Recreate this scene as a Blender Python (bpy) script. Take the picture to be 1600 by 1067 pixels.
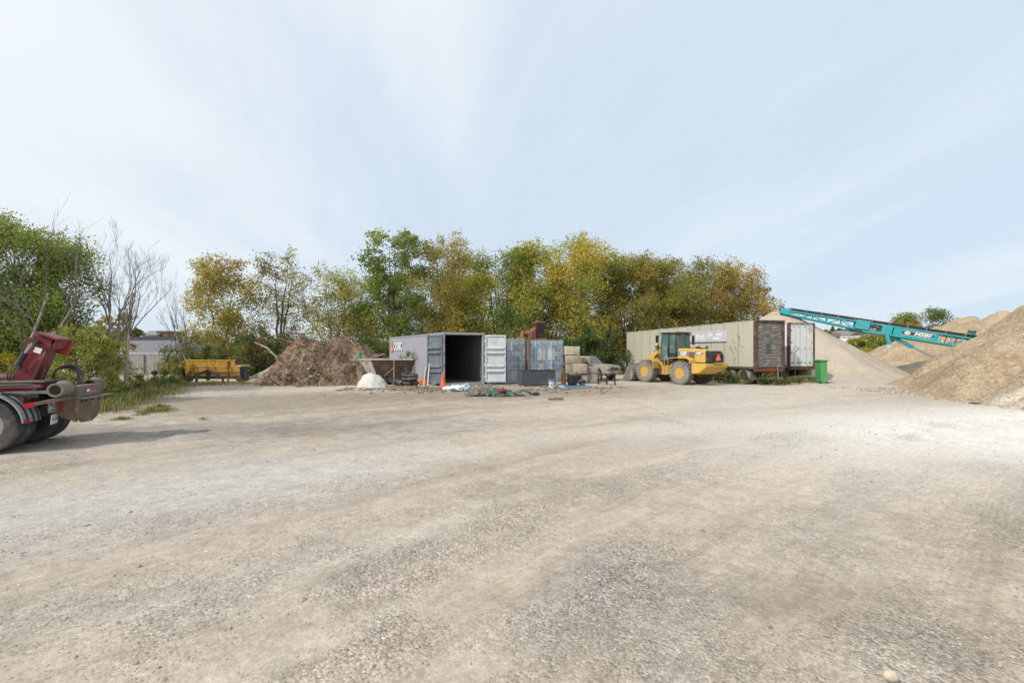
import bpy, bmesh, math, random
import numpy as np
from mathutils import Vector, Matrix

random.seed(11)
rng = np.random.default_rng(11)
for o in list(bpy.data.objects):
    bpy.data.objects.remove(o)
SC = bpy.context.scene
COL = SC.collection
R = math.radians

# ------------------------------------------------------------------ camera
H, F, YH = 1.95, 720.0, 546.0           # eye height (m), focal length and horizon row of the 1600 px photo
cam = bpy.data.cameras.new('camera')
cam.sensor_width = 36.0
cam.lens = 36.0 * F / 1600.0
cam.shift_y = (YH - 533.5) / 1600.0
cam.clip_start, cam.clip_end = 0.1, 6000
cam_o = bpy.data.objects.new('camera', cam)
COL.objects.link(cam_o)
cam_o.location = (0, 0, H)
cam_o.rotation_euler = (R(90), 0, 0)
SC.camera = cam_o

# ------------------------------------------------------------------ sun, sky, exposure
SUN_EL = R(41)
SUN_AZ = Vector((-0.76, -0.65, 0)).normalized()      # where the sun stands: left, a little behind the camera
sun_dir = Vector((SUN_AZ.x * math.cos(SUN_EL), SUN_AZ.y * math.cos(SUN_EL), math.sin(SUN_EL)))
sl = bpy.data.lights.new('sun', 'SUN')
sl.energy = 3.5
sl.angle = R(0.8)
sl.color = (1.0, 0.93, 0.83)
so = bpy.data.objects.new('sun', sl)
COL.objects.link(so)
so.location = sun_dir * 60
so.rotation_euler = (-sun_dir).to_track_quat('-Z', 'Y').to_euler()

world = bpy.data.worlds.new('World')
SC.world = world
world.use_nodes = True
nt = world.node_tree
nt.nodes.clear()


class NG:
    """tiny node-graph writer"""
    def __init__(s, nt):
        s.nt = nt

    def n(s, t, **kw):
        nd = s.nt.nodes.new(t)
        for k, v in kw.items():
            if k.startswith('i_'):
                key = k[2:]
                nd.inputs[int(key) if key.isdigit() else key.replace('_', ' ')].default_value = v
            else:
                setattr(nd, k, v)
        return nd

    def l(s, a, b):
        s.nt.links.new(a, b)

    def val(s, sock, v):
        if isinstance(v, (int, float)):
            sock.default_value = v
        elif isinstance(v, tuple):
            sock.default_value = v if len(v) == len(sock.default_value) else (*v, 1)
        else:
            s.l(v, sock)

    def math(s, op, a, b=0.0, c=0.0, clamp=False):
        nd = s.n('ShaderNodeMath', operation=op, use_clamp=clamp)
        s.val(nd.inputs[0], a); s.val(nd.inputs[1], b); s.val(nd.inputs[2], c)
        return nd.outputs[0]

    def mix(s, f, a, b, mode='MIX'):
        nd = s.n('ShaderNodeMix', data_type='RGBA', blend_type=mode)
        s.val(nd.inputs[0], f); s.val(nd.inputs[6], a); s.val(nd.inputs[7], b)
        return nd.outputs[2]

    def ramp(s, f, lo, hi, a=0.0, b=1.0):
        nd = s.n('ShaderNodeMapRange', interpolation_type='SMOOTHSTEP')
        s.val(nd.inputs[0], f); nd.inputs[1].default_value = lo; nd.inputs[2].default_value = hi
        nd.inputs[3].default_value = a; nd.inputs[4].default_value = b
        return nd.outputs[0]

    def noise(s, vec, scale, detail=4, rough=.55, dist=0):
        nd = s.n('ShaderNodeTexNoise')
        nd.inputs['Scale'].default_value = scale; nd.inputs['Detail'].default_value = detail
        nd.inputs['Roughness'].default_value = rough; nd.inputs['Distortion'].default_value = dist
        if vec is not None:
            s.l(vec, nd.inputs['Vector'])
        return nd.outputs['Fac']

    def mapping(s, vec, scale=(1, 1, 1), rot=(0, 0, 0), loc=(0, 0, 0)):
        if abs(rot[2]) > 1e-6:                     # turn first, stretch afterwards
            nd = s.n('ShaderNodeMapping'); s.l(vec, nd.inputs[0]); nd.inputs['Rotation'].default_value = rot
            return s.mapping(nd.outputs[0], scale, (0, 0, 0), loc)
        nd = s.n('ShaderNodeMapping')
        s.l(vec, nd.inputs[0])
        nd.inputs['Scale'].default_value = scale; nd.inputs['Rotation'].default_value = rot; nd.inputs['Location'].default_value = loc
        return nd.outputs[0]


g = NG(nt)
sky = g.n('ShaderNodeTexSky', sky_type='NISHITA', sun_disc=False, sun_elevation=SUN_EL,
          sun_rotation=math.atan2(SUN_AZ.x, SUN_AZ.y) % (2 * math.pi), altitude=200, air_density=1.0, dust_density=1.6, ozone_density=1.5)
tc = g.n('ShaderNodeTexCoord')
sep = g.n('ShaderNodeSeparateXYZ'); g.l(tc.outputs['Generated'], sep.inputs[0])
zz = g.math('ADD', g.math('MAXIMUM', sep.outputs[2], 0.0), 0.16)
cmb = g.n('ShaderNodeCombineXYZ')
g.l(g.math('DIVIDE', sep.outputs[0], zz), cmb.inputs[0]); g.l(g.math('DIVIDE', sep.outputs[1], zz), cmb.inputs[1])
plane = cmb.outputs[0]                                   # thin cirrus sheet seen from below
m1 = g.mapping(plane, (.80, .22, 1), (0, 0, R(-5)), (1.32, .7, 0))
n1 = g.noise(m1, .95, 4, .5, .5)
m2 = g.mapping(plane, (2.2, .6, 1), (0, 0, R(-17)), (5.2, 2.3, 0))
n2 = g.noise(m2, 1.3, 6, .6, .5)
cl = g.math('ADD', g.math('MULTIPLY', n1, .78), g.math('MULTIPLY', n2, .22))
# cirrus looks thicker towards the sun and towards the horizon
dt = g.n('ShaderNodeVectorMath', operation='DOT_PRODUCT'); g.l(tc.outputs['Generated'], dt.inputs[0]); dt.inputs[1].default_value = sun_dir
fwd = g.ramp(dt.outputs['Value'], -.75, .75)
cl = g.math('ADD', cl, g.math('MULTIPLY', g.math('SUBTRACT', fwd, .42), .16))
mask = g.ramp(cl, .36, .62, .44, .98)
white = g.mix(fwd, (7.6, 8.5, 9.05), (8.6, 9.0, 9.35))
blue = g.mix(.8, sky.outputs[0], (5.5, 7.0, 9.1))
skyc = g.mix(mask, blue, white)
bg = g.n('ShaderNodeBackground'); bg.inputs['Strength'].default_value = .105
g.l(skyc, bg.inputs[0])
wo = g.n('ShaderNodeOutputWorld'); g.l(bg.outputs[0], wo.inputs[0])

SC.view_settings.view_transform = 'Standard'
SC.view_settings.look = 'None'
SC.view_settings.exposure = 0.0
SC.view_settings.gamma = 1.0
SC.view_settings.use_curve_mapping = False


# ------------------------------------------------------------------ helpers
def at(px, py, Y):
    """the point at distance Y that the photo shows at (px, py)"""
    return Vector(((px - 800) / F * Y, Y, H - (py - YH) / F * Y))


def gr(px, py):
    """the point of the flat ground that the photo shows at (px, py)"""
    Y = H * F / (py - YH)
    return Vector(((px - 800) / F * Y, Y, 0))


def tag(o, label=None, cat=None, group=None, kind=None):
    if label: o['label'] = label
    if cat: o['category'] = cat
    if group: o['group'] = group
    if kind: o['kind'] = kind
    return o


def empty(name, loc, rz=0, label=None, cat=None, group=None):
    o = bpy.data.objects.new(name, None)
    o.empty_display_size = .2
    COL.objects.link(o)
    o.location = loc
    o.rotation_euler = (0, 0, rz)
    return tag(o, label, cat, group)


def copy_tree(o, parent=None):
    c = o.copy(); COL.objects.link(c)
    if parent is not None: c.parent = parent
    for ch in o.children: copy_tree(ch, c)
    return c


def rotm(rx=0, ry=0, rz=0):
    return Matrix.Rotation(rz, 3, 'Z') @ Matrix.Rotation(ry, 3, 'Y') @ Matrix.Rotation(rx, 3, 'X')


class MB:
    """collects shapes; build() links them as ONE mesh object"""
    def __init__(s):
        s.V = []; s.Fc = []

    def add(s, vs, fs):
        b = len(s.V)
        s.V += [tuple(v) for v in vs]
        s.Fc += [tuple(b + i for i in f) for f in fs]
        return s

    def box(s, c, d, rot=None):
        x, y, z = d[0] / 2, d[1] / 2, d[2] / 2
        vs = [Vector((sx * x, sy * y, sz * z)) for sx in (-1, 1) for sy in (-1, 1) for sz in (-1, 1)]
        if rot is not None: vs = [rot @ v for v in vs]
        c = Vector(c)
        return s.add([v + c for v in vs], [(0, 1, 3, 2), (4, 6, 7, 5), (0, 4, 5, 1), (2, 3, 7, 6), (0, 2, 6, 4), (1, 5, 7, 3)])

    def bx(s, x0, x1, y0, y1, z0, z1):
        return s.box(((x0 + x1) / 2, (y0 + y1) / 2, (z0 + z1) / 2), (abs(x1 - x0), abs(y1 - y0), abs(z1 - z0)))

    def bar(s, p0, p1, w, h=None):
        h = h or w
        p0, p1 = Vector(p0), Vector(p1)
        d = p1 - p0
        q = d.to_track_quat('Y', 'Z').to_matrix()
        return s.box((p0 + p1) / 2, (w, d.length, h), q)

    def tube(s, pts, r, n=8, cap=True):
        pts = [Vector(p) for p in pts]
        rs = r if isinstance(r, (list, tuple)) else [r] * len(pts)
        vs = []; fs = []
        m = len(pts)
        ref = None
        for i, p in enumerate(pts):
            d = (pts[min(i + 1, m - 1)] - pts[max(i - 1, 0)])
            if d.length < 1e-9: d = Vector((0, 0, 1))
            d.normalize()
            if ref is None:
                ref = d.orthogonal().normalized()
            a = (ref - d * ref.dot(d))
            a = a.normalized() if a.length > 1e-6 else d.orthogonal().normalized()
            ref = a
            b = d.cross(a)
            for k in range(n):
                t = 2 * math.pi * k / n
                vs.append(p + (a * math.cos(t) + b * math.sin(t)) * rs[i])
        for i in range(m - 1):
            for k in range(n):
                k2 = (k + 1) % n
                fs.append((i * n + k, i * n + k2, (i + 1) * n + k2, (i + 1) * n + k))
        if cap:
            fs.append(tuple(range(n))[::-1]); fs.append(tuple((m - 1) * n + k for k in range(n)))
        return s.add(vs, fs)

    def lathe(s, prof, c=(0, 0, 0), axis='y', n=24, closed=False):
        """prof: (radius, distance along axis)"""
        vs = []; fs = []
        m = len(prof)
        for k in range(n):
            t = 2 * math.pi * k / n
            for r, a in prof:
                u, v = r * math.cos(t), r * math.sin(t)
                p = {'y': (u, a, v), 'z': (u, v, a), 'x': (a, u, v)}[axis]
                vs.append((p[0] + c[0], p[1] + c[1], p[2] + c[2]))
        for k in range(n):
            k2 = (k + 1) % n
            for i in range(m if closed else m - 1):
                j = (i + 1) % m
                fs.append((k * m + i, k * m + j, k2 * m + j, k2 * m + i))
        if not closed:
            if prof[0][0] > 1e-6: fs.append(tuple(k * m for k in range(n)))
            if prof[-1][0] > 1e-6: fs.append(tuple(k * m + m - 1 for k in range(n))[::-1])
        return s.add(vs, fs)

    def prism(s, poly, a0, a1, axis='y', taper=None):
        """poly in the plane across the axis: (x,z) for y, (y,z) for x, (x,y) for z"""
        n = len(poly)
        def pt(p, a):
            return {'y': (p[0], a, p[1]), 'x': (a, p[0], p[1]), 'z': (p[0], p[1], a)}[axis]
        vs = [pt(p, a0) for p in poly] + [pt(p, a1) for p in (taper or poly)]
        fs = [tuple(range(n)), tuple(range(n, 2 * n))[::-1]] + [(i, (i + 1) % n, n + (i + 1) % n, n + i) for i in range(n)]
        return s.add(vs, fs)

    def lump(s, c, r, sub=2, amp=.2, squash=(1, 1, 1), seed=0, freq=1.6):
        bm = bmesh.new()
        bmesh.ops.create_icosphere(bm, subdivisions=sub, radius=1)
        from mathutils import noise
        vs = []
        off = Vector((seed * 3.7, seed * 1.3, seed * 2.1))
        for v in bm.verts:
            k = 1 + amp * noise.fractal(v.co * freq + off, 1, 2, 3)
            vs.append(Vector((v.co.x * k * squash[0] * r, v.co.y * k * squash[1] * r, v.co.z * k * squash[2] * r)) + Vector(c))
        fs = [[v.index for v in f.verts] for f in bm.faces]
        bm.free()
        return s.add(vs, fs)

    def build(s, name, mat, parent=None, smooth=None, bevel=0, segs=2, off=None, loc=None, rot=None):
        me = bpy.data.meshes.new(name)
        V = s.V
        if off is not None:
            V = [(v[0] - off[0], v[1] - off[1], v[2] - off[2]) for v in V]
        me.from_pydata(V, [], s.Fc)
        bm = bmesh.new(); bm.from_mesh(me)
        bmesh.ops.recalc_face_normals(bm, faces=bm.faces)
        bm.to_mesh(me); bm.free()
        if smooth is not None:
            me.polygons.foreach_set('use_smooth', [True] * len(me.polygons))
            if smooth < 179:
                me.set_sharp_from_angle(angle=R(smooth))
        o = bpy.data.objects.new(name, me)
        COL.objects.link(o)
        if mat is not None: me.materials.append(mat)
        if parent is not None: o.parent = parent
        if loc is not None: o.location = loc
        if rot is not None: o.rotation_euler = rot
        if bevel:
            b = o.modifiers.new('bevel', 'BEVEL'); b.width = bevel; b.segments = segs; b.limit_method = 'ANGLE'; b.angle_limit = R(35)
        return o


def np_mesh(name, V, Q, mat, parent=None, cols=None, smooth=False, off=None, attr=None):
    """big meshes from arrays; Q is (n,3) or (n,4); cols per vertex"""
    me = bpy.data.meshes.new(name)
    V = np.asarray(V, dtype=np.float32)
    if off is not None: V = V - np.asarray(off, dtype=np.float32)
    Q = np.asarray(Q, dtype=np.int32)
    k = Q.shape[1]
    me.vertices.add(len(V)); me.vertices.foreach_set('co', V.ravel())
    me.loops.add(Q.size); me.loops.foreach_set('vertex_index', Q.ravel())
    me.polygons.add(len(Q)); me.polygons.foreach_set('loop_start', np.arange(len(Q), dtype=np.int32) * k)
    me.polygons.foreach_set('use_smooth', np.full(len(Q), smooth))
    if cols is not None:
        a = me.attributes.new('tint', 'FLOAT_COLOR', 'POINT')
        c = np.ones((len(V), 4), dtype=np.float32); c[:, :3] = cols
        a.data.foreach_set('color', c.ravel())
    if attr is not None:
        a = me.attributes.new(attr[0], 'FLOAT', 'POINT'); a.data.foreach_set('value', np.asarray(attr[1], dtype=np.float32).ravel())
    me.update(calc_edges=True); me.validate()
    o = bpy.data.objects.new(name, me)
    COL.objects.link(o)
    me.materials.append(mat)
    if parent is not None: o.parent = parent
    return o


def text(name, s, size, mat, parent, origin, right, up, ext=.004, shear=0, bold=0.0, xs=1.0):
    cu = bpy.data.curves.new(name, 'FONT')
    cu.body = s; cu.size = size; cu.extrude = ext; cu.shear = shear; cu.offset = bold
    cu.align_x = 'CENTER'; cu.align_y = 'CENTER'
    tmp = bpy.data.objects.new('tmp', cu)
    COL.objects.link(tmp)
    me = bpy.data.meshes.new_from_object(tmp)
    bpy.data.objects.remove(tmp)
    right = Vector(right).normalized(); up = Vector(up).normalized()
    nrm = right.cross(up)
    m = Matrix((right * xs, up, nrm)).transposed().to_4x4()
    m.translation = Vector(origin)
    me.transform(m)
    me.materials.clear(); me.materials.append(mat)
    o = bpy.data.objects.new(name, me)
    COL.objects.link(o)
    if parent is not None: o.parent = parent
    return o


# value noise for shaping
def _hash(ix, iy, seed):
    h = (ix.astype(np.int64) * 374761393 + iy.astype(np.int64) * 668265263 + seed * 1442695041) & 0x7fffffff
    h = ((h ^ (h >> 13)) * 1274126177) & 0x7fffffff
    return ((h ^ (h >> 16)) & 0xffff) / 65535.0


def vnoise(x, y, seed=0):
    x = np.asarray(x, float); y = np.asarray(y, float)
    ix = np.floor(x); iy = np.floor(y)
    fx = x - ix; fy = y - iy
    fx = fx * fx * (3 - 2 * fx); fy = fy * fy * (3 - 2 * fy)
    a = _hash(ix, iy, seed); b = _hash(ix + 1, iy, seed); c = _hash(ix, iy + 1, seed); d = _hash(ix + 1, iy + 1, seed)
    return (a * (1 - fx) + b * fx) * (1 - fy) + (c * (1 - fx) + d * fx) * fy


def fbm(x, y, seed=0, oct=4, gain=.5):
    t = 0; a = 1; s = 0
    for i in range(oct):
        t = t + a * vnoise(x * 2 ** i, y * 2 ** i, seed + i * 17); s += a; a *= gain
    return t / s


# ------------------------------------------------------------------ materials
def mat(name, col, rough=.6, metal=0.0, var=.14, vs=3.0, dirt=None, da=.5, ds=1.1, dlo=.45, dhi=.68, streak=False, bump=0.0, bs=40, spec=.4, alpha=None):
    m = bpy.data.materials.new(name); m.use_nodes = True
    nt = m.node_tree; nt.nodes.clear(); q = NG(nt)
    tc = q.n('ShaderNodeTexCoord').outputs['Object']
    bs_ = q.n('ShaderNodeBsdfPrincipled')
    nv = q.noise(tc, vs, 5, .6)
    k = q.ramp(nv, .25, .75, 1 - var, 1 + var)
    vm = q.n('ShaderNodeVectorMath', operation='SCALE'); vm.inputs[0].default_value = col; q.l(k, vm.inputs['Scale'])
    c = vm.outputs[0]
    if dirt is not None:
        v = q.mapping(tc, (1, .8, 7)) if streak == 'h' else (q.mapping(tc, (6, 6, .5)) if streak else tc)
        nd = q.noise(v, ds, 7, .65, .3)
        f = q.math('MULTIPLY', q.ramp(nd, dlo, dhi), da)
        c = q.mix(f, c, dirt)
        rr = q.math('ADD', rough, q.math('MULTIPLY', f, (.92 - rough)))
        q.l(rr, bs_.inputs['Roughness'])
        if metal:
            q.l(q.math('MULTIPLY', q.math('SUBTRACT', 1.0, f), metal), bs_.inputs['Metallic'])
    else:
        bs_.inputs['Roughness'].default_value = rough
        bs_.inputs['Metallic'].default_value = metal
    q.l(c, bs_.inputs['Base Color'])
    bs_.inputs['Specular IOR Level'].default_value = spec
    if bump:
        bp = q.n('ShaderNodeBump'); bp.inputs['Strength'].default_value = bump; bp.inputs['Distance'].default_value = .02
        q.l(q.noise(tc, bs, 5, .65), bp.inputs['Height']); q.l(bp.outputs[0], bs_.inputs['Normal'])
    o = q.n('ShaderNodeOutputMaterial'); q.l(bs_.outputs[0], o.inputs[0])
    return m


def tint_mat(name, rough=.8, transl=0.0, bump=0.0, bs=60, mul=1.0):
    """colour comes from the piece itself (each leaf, stone or stick has its own)"""
    m = bpy.data.materials.new(name); m.use_nodes = True
    nt = m.node_tree; nt.nodes.clear(); q = NG(nt)
    a = q.n('ShaderNodeAttribute', attribute_name='tint')
    b = q.n('ShaderNodeBsdfPrincipled'); b.inputs['Roughness'].default_value = rough; b.inputs['Specular IOR Level'].default_value = .25
    q.l(a.outputs['Color'], b.inputs['Base Color'])
    out = b.outputs[0]
    if bump:
        bp = q.n('ShaderNodeBump'); bp.inputs['Strength'].default_value = bump; bp.inputs['Distance'].default_value = .01
        tc = q.n('ShaderNodeTexCoord').outputs['Object']
        q.l(q.noise(tc, bs, 4), bp.inputs['Height']); q.l(bp.outputs[0], b.inputs['Normal'])
    if transl:
        t = q.n('ShaderNodeBsdfTranslucent')
        bc = q.mix(1.0, a.outputs['Color'], (1.25, 1.3, .75), 'MULTIPLY')
        q.l(bc, t.inputs[0])
        mx = q.n('ShaderNodeMixShader'); mx.inputs[0].default_value = transl
        q.l(out, mx.inputs[1]); q.l(t.outputs[0], mx.inputs[2]); out = mx.outputs[0]
    o = q.n('ShaderNodeOutputMaterial'); q.l(out, o.inputs[0])
    return m


DUST = (.34, .29, .23)
RUST = (.16, .065, .03)
M = {}
M['leaf'] = tint_mat('leaf', .6, .45)
M['stone'] = tint_mat('stone', .9, 0, .3, 90)
M['stick'] = tint_mat('stick', .9)
M['bark'] = mat('bark', (.085, .07, .055), .95, var=.35, vs=6, bump=.6, bs=25)
M['palebark'] = mat('pale_bark', (.36, .32, .27), .9, var=.3, vs=5, dirt=(.12, .10, .08), da=.6, ds=3)
M['greybark'] = mat('grey_bark', (.22, .20, .18), .9, var=.3, vs=5)
M['rubber'] = mat('rubber', (.045, .043, .041), .85, var=.25, vs=8, dirt=DUST, da=.55, ds=2.2, dlo=.35, dhi=.7)
M['dustrubber'] = mat('dusty_rubber', (.10, .095, .09), .9, var=.2, vs=6, dirt=(.30, .27, .235), da=.75, ds=2, dlo=.25, dhi=.6)
M['black'] = mat('black_paint', (.022, .022, .024), .45, var=.2, dirt=DUST, da=.25, ds=2)
M['darksteel'] = mat('dark_steel', (.05, .048, .046), .6, .3, dirt=(.16, .13, .10), da=.6, ds=3)
M['steel'] = mat('worn_steel', (.33, .32, .31), .5, .5, dirt=(.22, .17, .12), da=.6, ds=2.5)
M['rust'] = mat('rusty_steel', RUST, .85, .1, var=.35, vs=5, dirt=(.09, .055, .04), da=.6, ds=4)
M['glass'] = mat('window_glass', (.075, .14, .125), .08, var=.05, dirt=(.28, .34, .31), da=.6, ds=1.5, spec=.6)
M['glassgrey'] = mat('dusty_glass', (.23, .225, .21), .35, var=.08, dirt=(.30, .28, .25), da=.6, ds=3)
M['white'] = mat('white_paint', (.66, .67, .68), .5, var=.06, dirt=(.36, .33, .29), da=.4, ds=2, streak=True)
M['lettwhite'] = mat('lettering_white', (.78, .78, .80), .5, var=.04)
M['lettblack'] = mat('lettering_black', (.05, .06, .075), .6, var=.1)
M['lettred'] = mat('lettering_red', (.45, .13, .12), .6, var=.2, dirt=(.42, .40, .43), da=.7, ds=7)
M['twig'] = mat('twig_bark', (.19, .17, .15), .9, var=.3, vs=5)


# ------------------------------------------------------------------ ground
LANE_C = (27.0, -21.0)


def ground_material():
    m = bpy.data.materials.new('gravel_yard'); m.use_nodes = True
    nt = m.node_tree; nt.nodes.clear(); q = NG(nt)
    P = q.n('ShaderNodeTexCoord').outputs['Object']
    sp = q.n('ShaderNodeSeparateXYZ'); q.l(P, sp.inputs[0])
    wob = q.n('ShaderNodeTexNoise'); wob.inputs['Scale'].default_value = .16; wob.inputs['Detail'].default_value = 3
    q.l(P, wob.inputs['Vector'])
    wv = q.n('ShaderNodeVectorMath', operation='MULTIPLY_ADD'); q.l(wob.outputs['Color'], wv.inputs[0]); wv.inputs[1].default_value = (3.2, 3.2, 0); q.l(P, wv.inputs[2])
    PW = wv.outputs[0]
    # traffic runs from the lower left to the upper right
    tr = q.mapping(PW, (.16, 1.0, 1), (0, 0, R(-43)))
    big = q.noise(tr, .62, 6, .6, .2)
    # lanes: wide arcs that the machines drive, round a centre far off on the right
    w2 = q.n('ShaderNodeTexNoise'); w2.inputs['Scale'].default_value = .35; w2.inputs['Detail'].default_value = 3; q.l(P, w2.inputs['Vector'])
    pv = q.n('ShaderNodeVectorMath', operation='MULTIPLY_ADD'); q.l(w2.outputs['Color'], pv.inputs[0]); pv.inputs[1].default_value = (.7, .7, 0); q.l(P, pv.inputs[2])
    dv = q.n('ShaderNodeVectorMath', operation='SUBTRACT'); q.l(pv.outputs[0], dv.inputs[0]); dv.inputs[1].default_value = (LANE_C[0], LANE_C[1], 0)
    ds_ = q.n('ShaderNodeSeparateXYZ'); q.l(dv.outputs[0], ds_.inputs[0])
    flat_ = q.n('ShaderNodeCombineXYZ'); q.l(ds_.outputs[0], flat_.inputs[0]); q.l(ds_.outputs[1], flat_.inputs[1])
    rr = q.n('ShaderNodeVectorMath', operation='LENGTH'); q.l(flat_.outputs[0], rr.inputs[0])
    th = q.math('MULTIPLY', q.math('ARCTAN2', ds_.outputs[1], ds_.outputs[0]), 42.0)
    lv = q.n('ShaderNodeCombineXYZ'); q.l(rr.outputs['Value'], lv.inputs[0]); q.l(q.math('MULTIPLY', th, .045), lv.inputs[1])
    rut = q.noise(lv.outputs[0], 1.25, 4, .62)
    rib = q.noise(lv.outputs[0], 7.0, 3, .6)
    patch = q.noise(q.mapping(P, (1, 1, 1), (0, 0, 0), (4.0, 9.0, 0)), .33, 6, .62)
    mid = q.noise(P, 2.3, 7, .68)
    fine = q.noise(P, 30, 5, .75)
    tan, grey, brown = (.46, .388, .312), (.41, .37, .32), (.30, .245, .19)
    c = q.mix(q.ramp(big, .38, .62), tan, grey)
    c = q.mix(q.math('MULTIPLY', q.ramp(patch, .50, .72), .75), c, brown)
    c = q.mix(q.math('MULTIPLY', q.ramp(rut, .52, .70), .50), c, (.285, .24, .19))
    c = q.mix(q.math('MULTIPLY', q.ramp(rut, .46, .30), .60), c, (.53, .475, .40))
    c = q.mix(q.math('MULTIPLY', q.math('MULTIPLY', q.ramp(rib, .5, .7), q.ramp(big, .35, .6)), .28), c, (.29, .25, .205))

    def blob(cx, cy, rx, ry, rot, soft=.5, amp=.9):
        mp = q.n('ShaderNodeMapping', vector_type='TEXTURE'); q.l(PW, mp.inputs[0])
        mp.inputs['Location'].default_value = (cx + 1.6, cy + 1.6, 0); mp.inputs['Rotation'].default_value = (0, 0, rot); mp.inputs['Scale'].default_value = (rx, ry, 1)
        ln = q.n('ShaderNodeVectorMath', operation='LENGTH'); q.l(mp.outputs[0], ln.inputs[0])
        d = q.math('ADD', ln.outputs['Value'], q.math('MULTIPLY', q.math('SUBTRACT', mid, .5), amp))
        return q.ramp(d, 1 + soft, 1 - soft)

    # pale stone dust dropped below the heaps on the right, and smears of it dragged over the yard
    dust = blob(13.4, 11.4, 8.2, 3.8, R(12), .5, 1.3)
    c = q.mix(q.math('MULTIPLY', dust, .95), c, (.68, .655, .61))
    for bx_, by_, rx, ry, rt, k in ((3.6, 11.6, 2.6, .8, R(25), .4), (-3.0, 7.6, 4.0, 1.1, R(38), .38), (9, 17, 8, 3.5, R(30), .30), (6.2, 7.2, 4.5, 1.6, R(10), .28), (14, 25, 9, 3.5, R(20), .42)):
        c = q.mix(q.math('MULTIPLY', blob(bx_, by_, rx, ry, rt, .6), k), c, (.60, .56, .50))
    # grey crusher-run on the left and darker soil by the scrub
    c = q.mix(q.math('MULTIPLY', blob(-4.6, 6.2, 3.6, 1.6, R(38), .6), .6), c, (.43, .425, .41))
    c = q.mix(q.math('MULTIPLY', blob(-8.2, 11.2, 6.5, 1.3, R(8), .6, 1.2), .5), c, (.155, .145, .135))  # dark soil beside the truck, with the truck's shadow painted into the colour
    c = q.mix(q.math('MULTIPLY', blob(-9.5, 17, 6.0, 3.4, R(12), .5), .65), c, (.24, .205, .165))
    c = q.mix(q.math('MULTIPLY', blob(-1.5, 20.2, 7.5, 2.0, R(6), .6, 1.6), .62), c, (.235, .19, .145))
    c = q.mix(q.math('MULTIPLY', blob(2.5, 22.6, 7.0, 2.6, R(10), .6, 1.6), .55), c, (.25, .20, .155))
    c = q.mix(q.math('MULTIPLY', blob(-3.0, 14.5, 4.5, .8, R(30), .7, 1.6), .45), c, (.26, .215, .17))
    c = q.mix(q.math('MULTIPLY', blob(.7, 3.9, .9, .42, R(30), .7, 1.4), .5), c, (.26, .25, .235))
    c = q.mix(q.math('MULTIPLY', blob(2.6, 3.6, 1.0, .5, R(-20), .7, 1.4), .5), c, (.24, .20, .155))
    c = q.mix(q.math('MULTIPLY', blob(1.0, 6.2, 1.3, .7, R(10), .7, 1.4), .4), c, (.25, .215, .17))
    # single stones of the surface: cells of slightly different grey
    v1 = q.n('ShaderNodeTexVoronoi'); v1.inputs['Scale'].default_value = 42; q.l(P, v1.inputs['Vector'])
    v2 = q.n('ShaderNodeTexVoronoi'); v2.inputs['Scale'].default_value = 110; q.l(P, v2.inputs['Vector'])
    s1 = q.n('ShaderNodeSeparateXYZ'); q.l(v1.outputs['Color'], s1.inputs[0])
    s2 = q.n('ShaderNodeSeparateXYZ'); q.l(v2.outputs['Color'], s2.inputs[0])
    ga = q.n('ShaderNodeAttribute', attribute_name='gravel')
    gm = q.ramp(q.math('ADD', ga.outputs['Fac'], q.math('MULTIPLY', q.math('SUBTRACT', q.noise(P, 4.0, 6, .75), .5), 1.1)), .05, 1.05)   # where loose gravel lies
    c = q.mix(q.math('MULTIPLY', gm, .44), c, q.mix(q.noise(P, .9, 3), (.25, .235, .215), (.33, .305, .27)))
    k1 = q.math('ADD', q.math('MULTIPLY', q.math('SUBTRACT', s1.outputs[0], .5), q.math('ADD', .10, q.math('MULTIPLY', gm, .75))), 1.0)
    k2 = q.math('ADD', q.math('MULTIPLY', q.math('SUBTRACT', s2.outputs[0], .5), q.math('ADD', .16, q.math('MULTIPLY', gm, .5))), 1.0)
    k3 = q.ramp(mid, .25, .75, .86, 1.12)
    k4 = q.ramp(fine, .25, .75, .87, 1.12)
    k5 = q.ramp(q.noise(P, 10, 4, .7), .3, .7, .88, 1.10)
    k6 = q.ramp(q.noise(q.mapping(lv.outputs[0], (24, .5, 1), (0, 0, 0)), 1.0, 2, .6), .35, .65, .955, 1.035)
    k = q.math('MULTIPLY', q.math('MULTIPLY', q.math('MULTIPLY', k1, k2), q.math('MULTIPLY', k3, k4)), q.math('MULTIPLY', k5, k6))
    vs = q.n('ShaderNodeVectorMath', operation='SCALE'); q.l(c, vs.inputs[0]); q.l(k, vs.inputs['Scale'])
    b = q.n('ShaderNodeBsdfPrincipled'); b.inputs['Roughness'].default_value = .95; b.inputs['Specular IOR Level'].default_value = .15
    q.l(vs.outputs[0], b.inputs['Base Color'])
    hgt = q.math('ADD', q.math('MULTIPLY', q.math('SUBTRACT', .6, v1.outputs['Distance']), q.math('MULTIPLY', gm, 1.3)),
                 q.math('ADD', q.math('ADD', q.math('MULTIPLY', fine, .5), q.math('MULTIPLY', mid, 2.2)), q.math('MULTIPLY', rib, 1.6)))
    bp = q.n('ShaderNodeBump'); bp.inputs['Strength'].default_value = .75; bp.inputs['Distance'].default_value = .022
    q.l(hgt, bp.inputs['Height']); q.l(bp.outputs[0], b.inputs['Normal'])
    o = q.n('ShaderNodeOutputMaterial'); q.l(b.outputs[0], o.inputs[0])
    return m


def ss(t):
    t = np.clip(t, 0, 1); return t * t * (3 - 2 * t)


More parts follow.
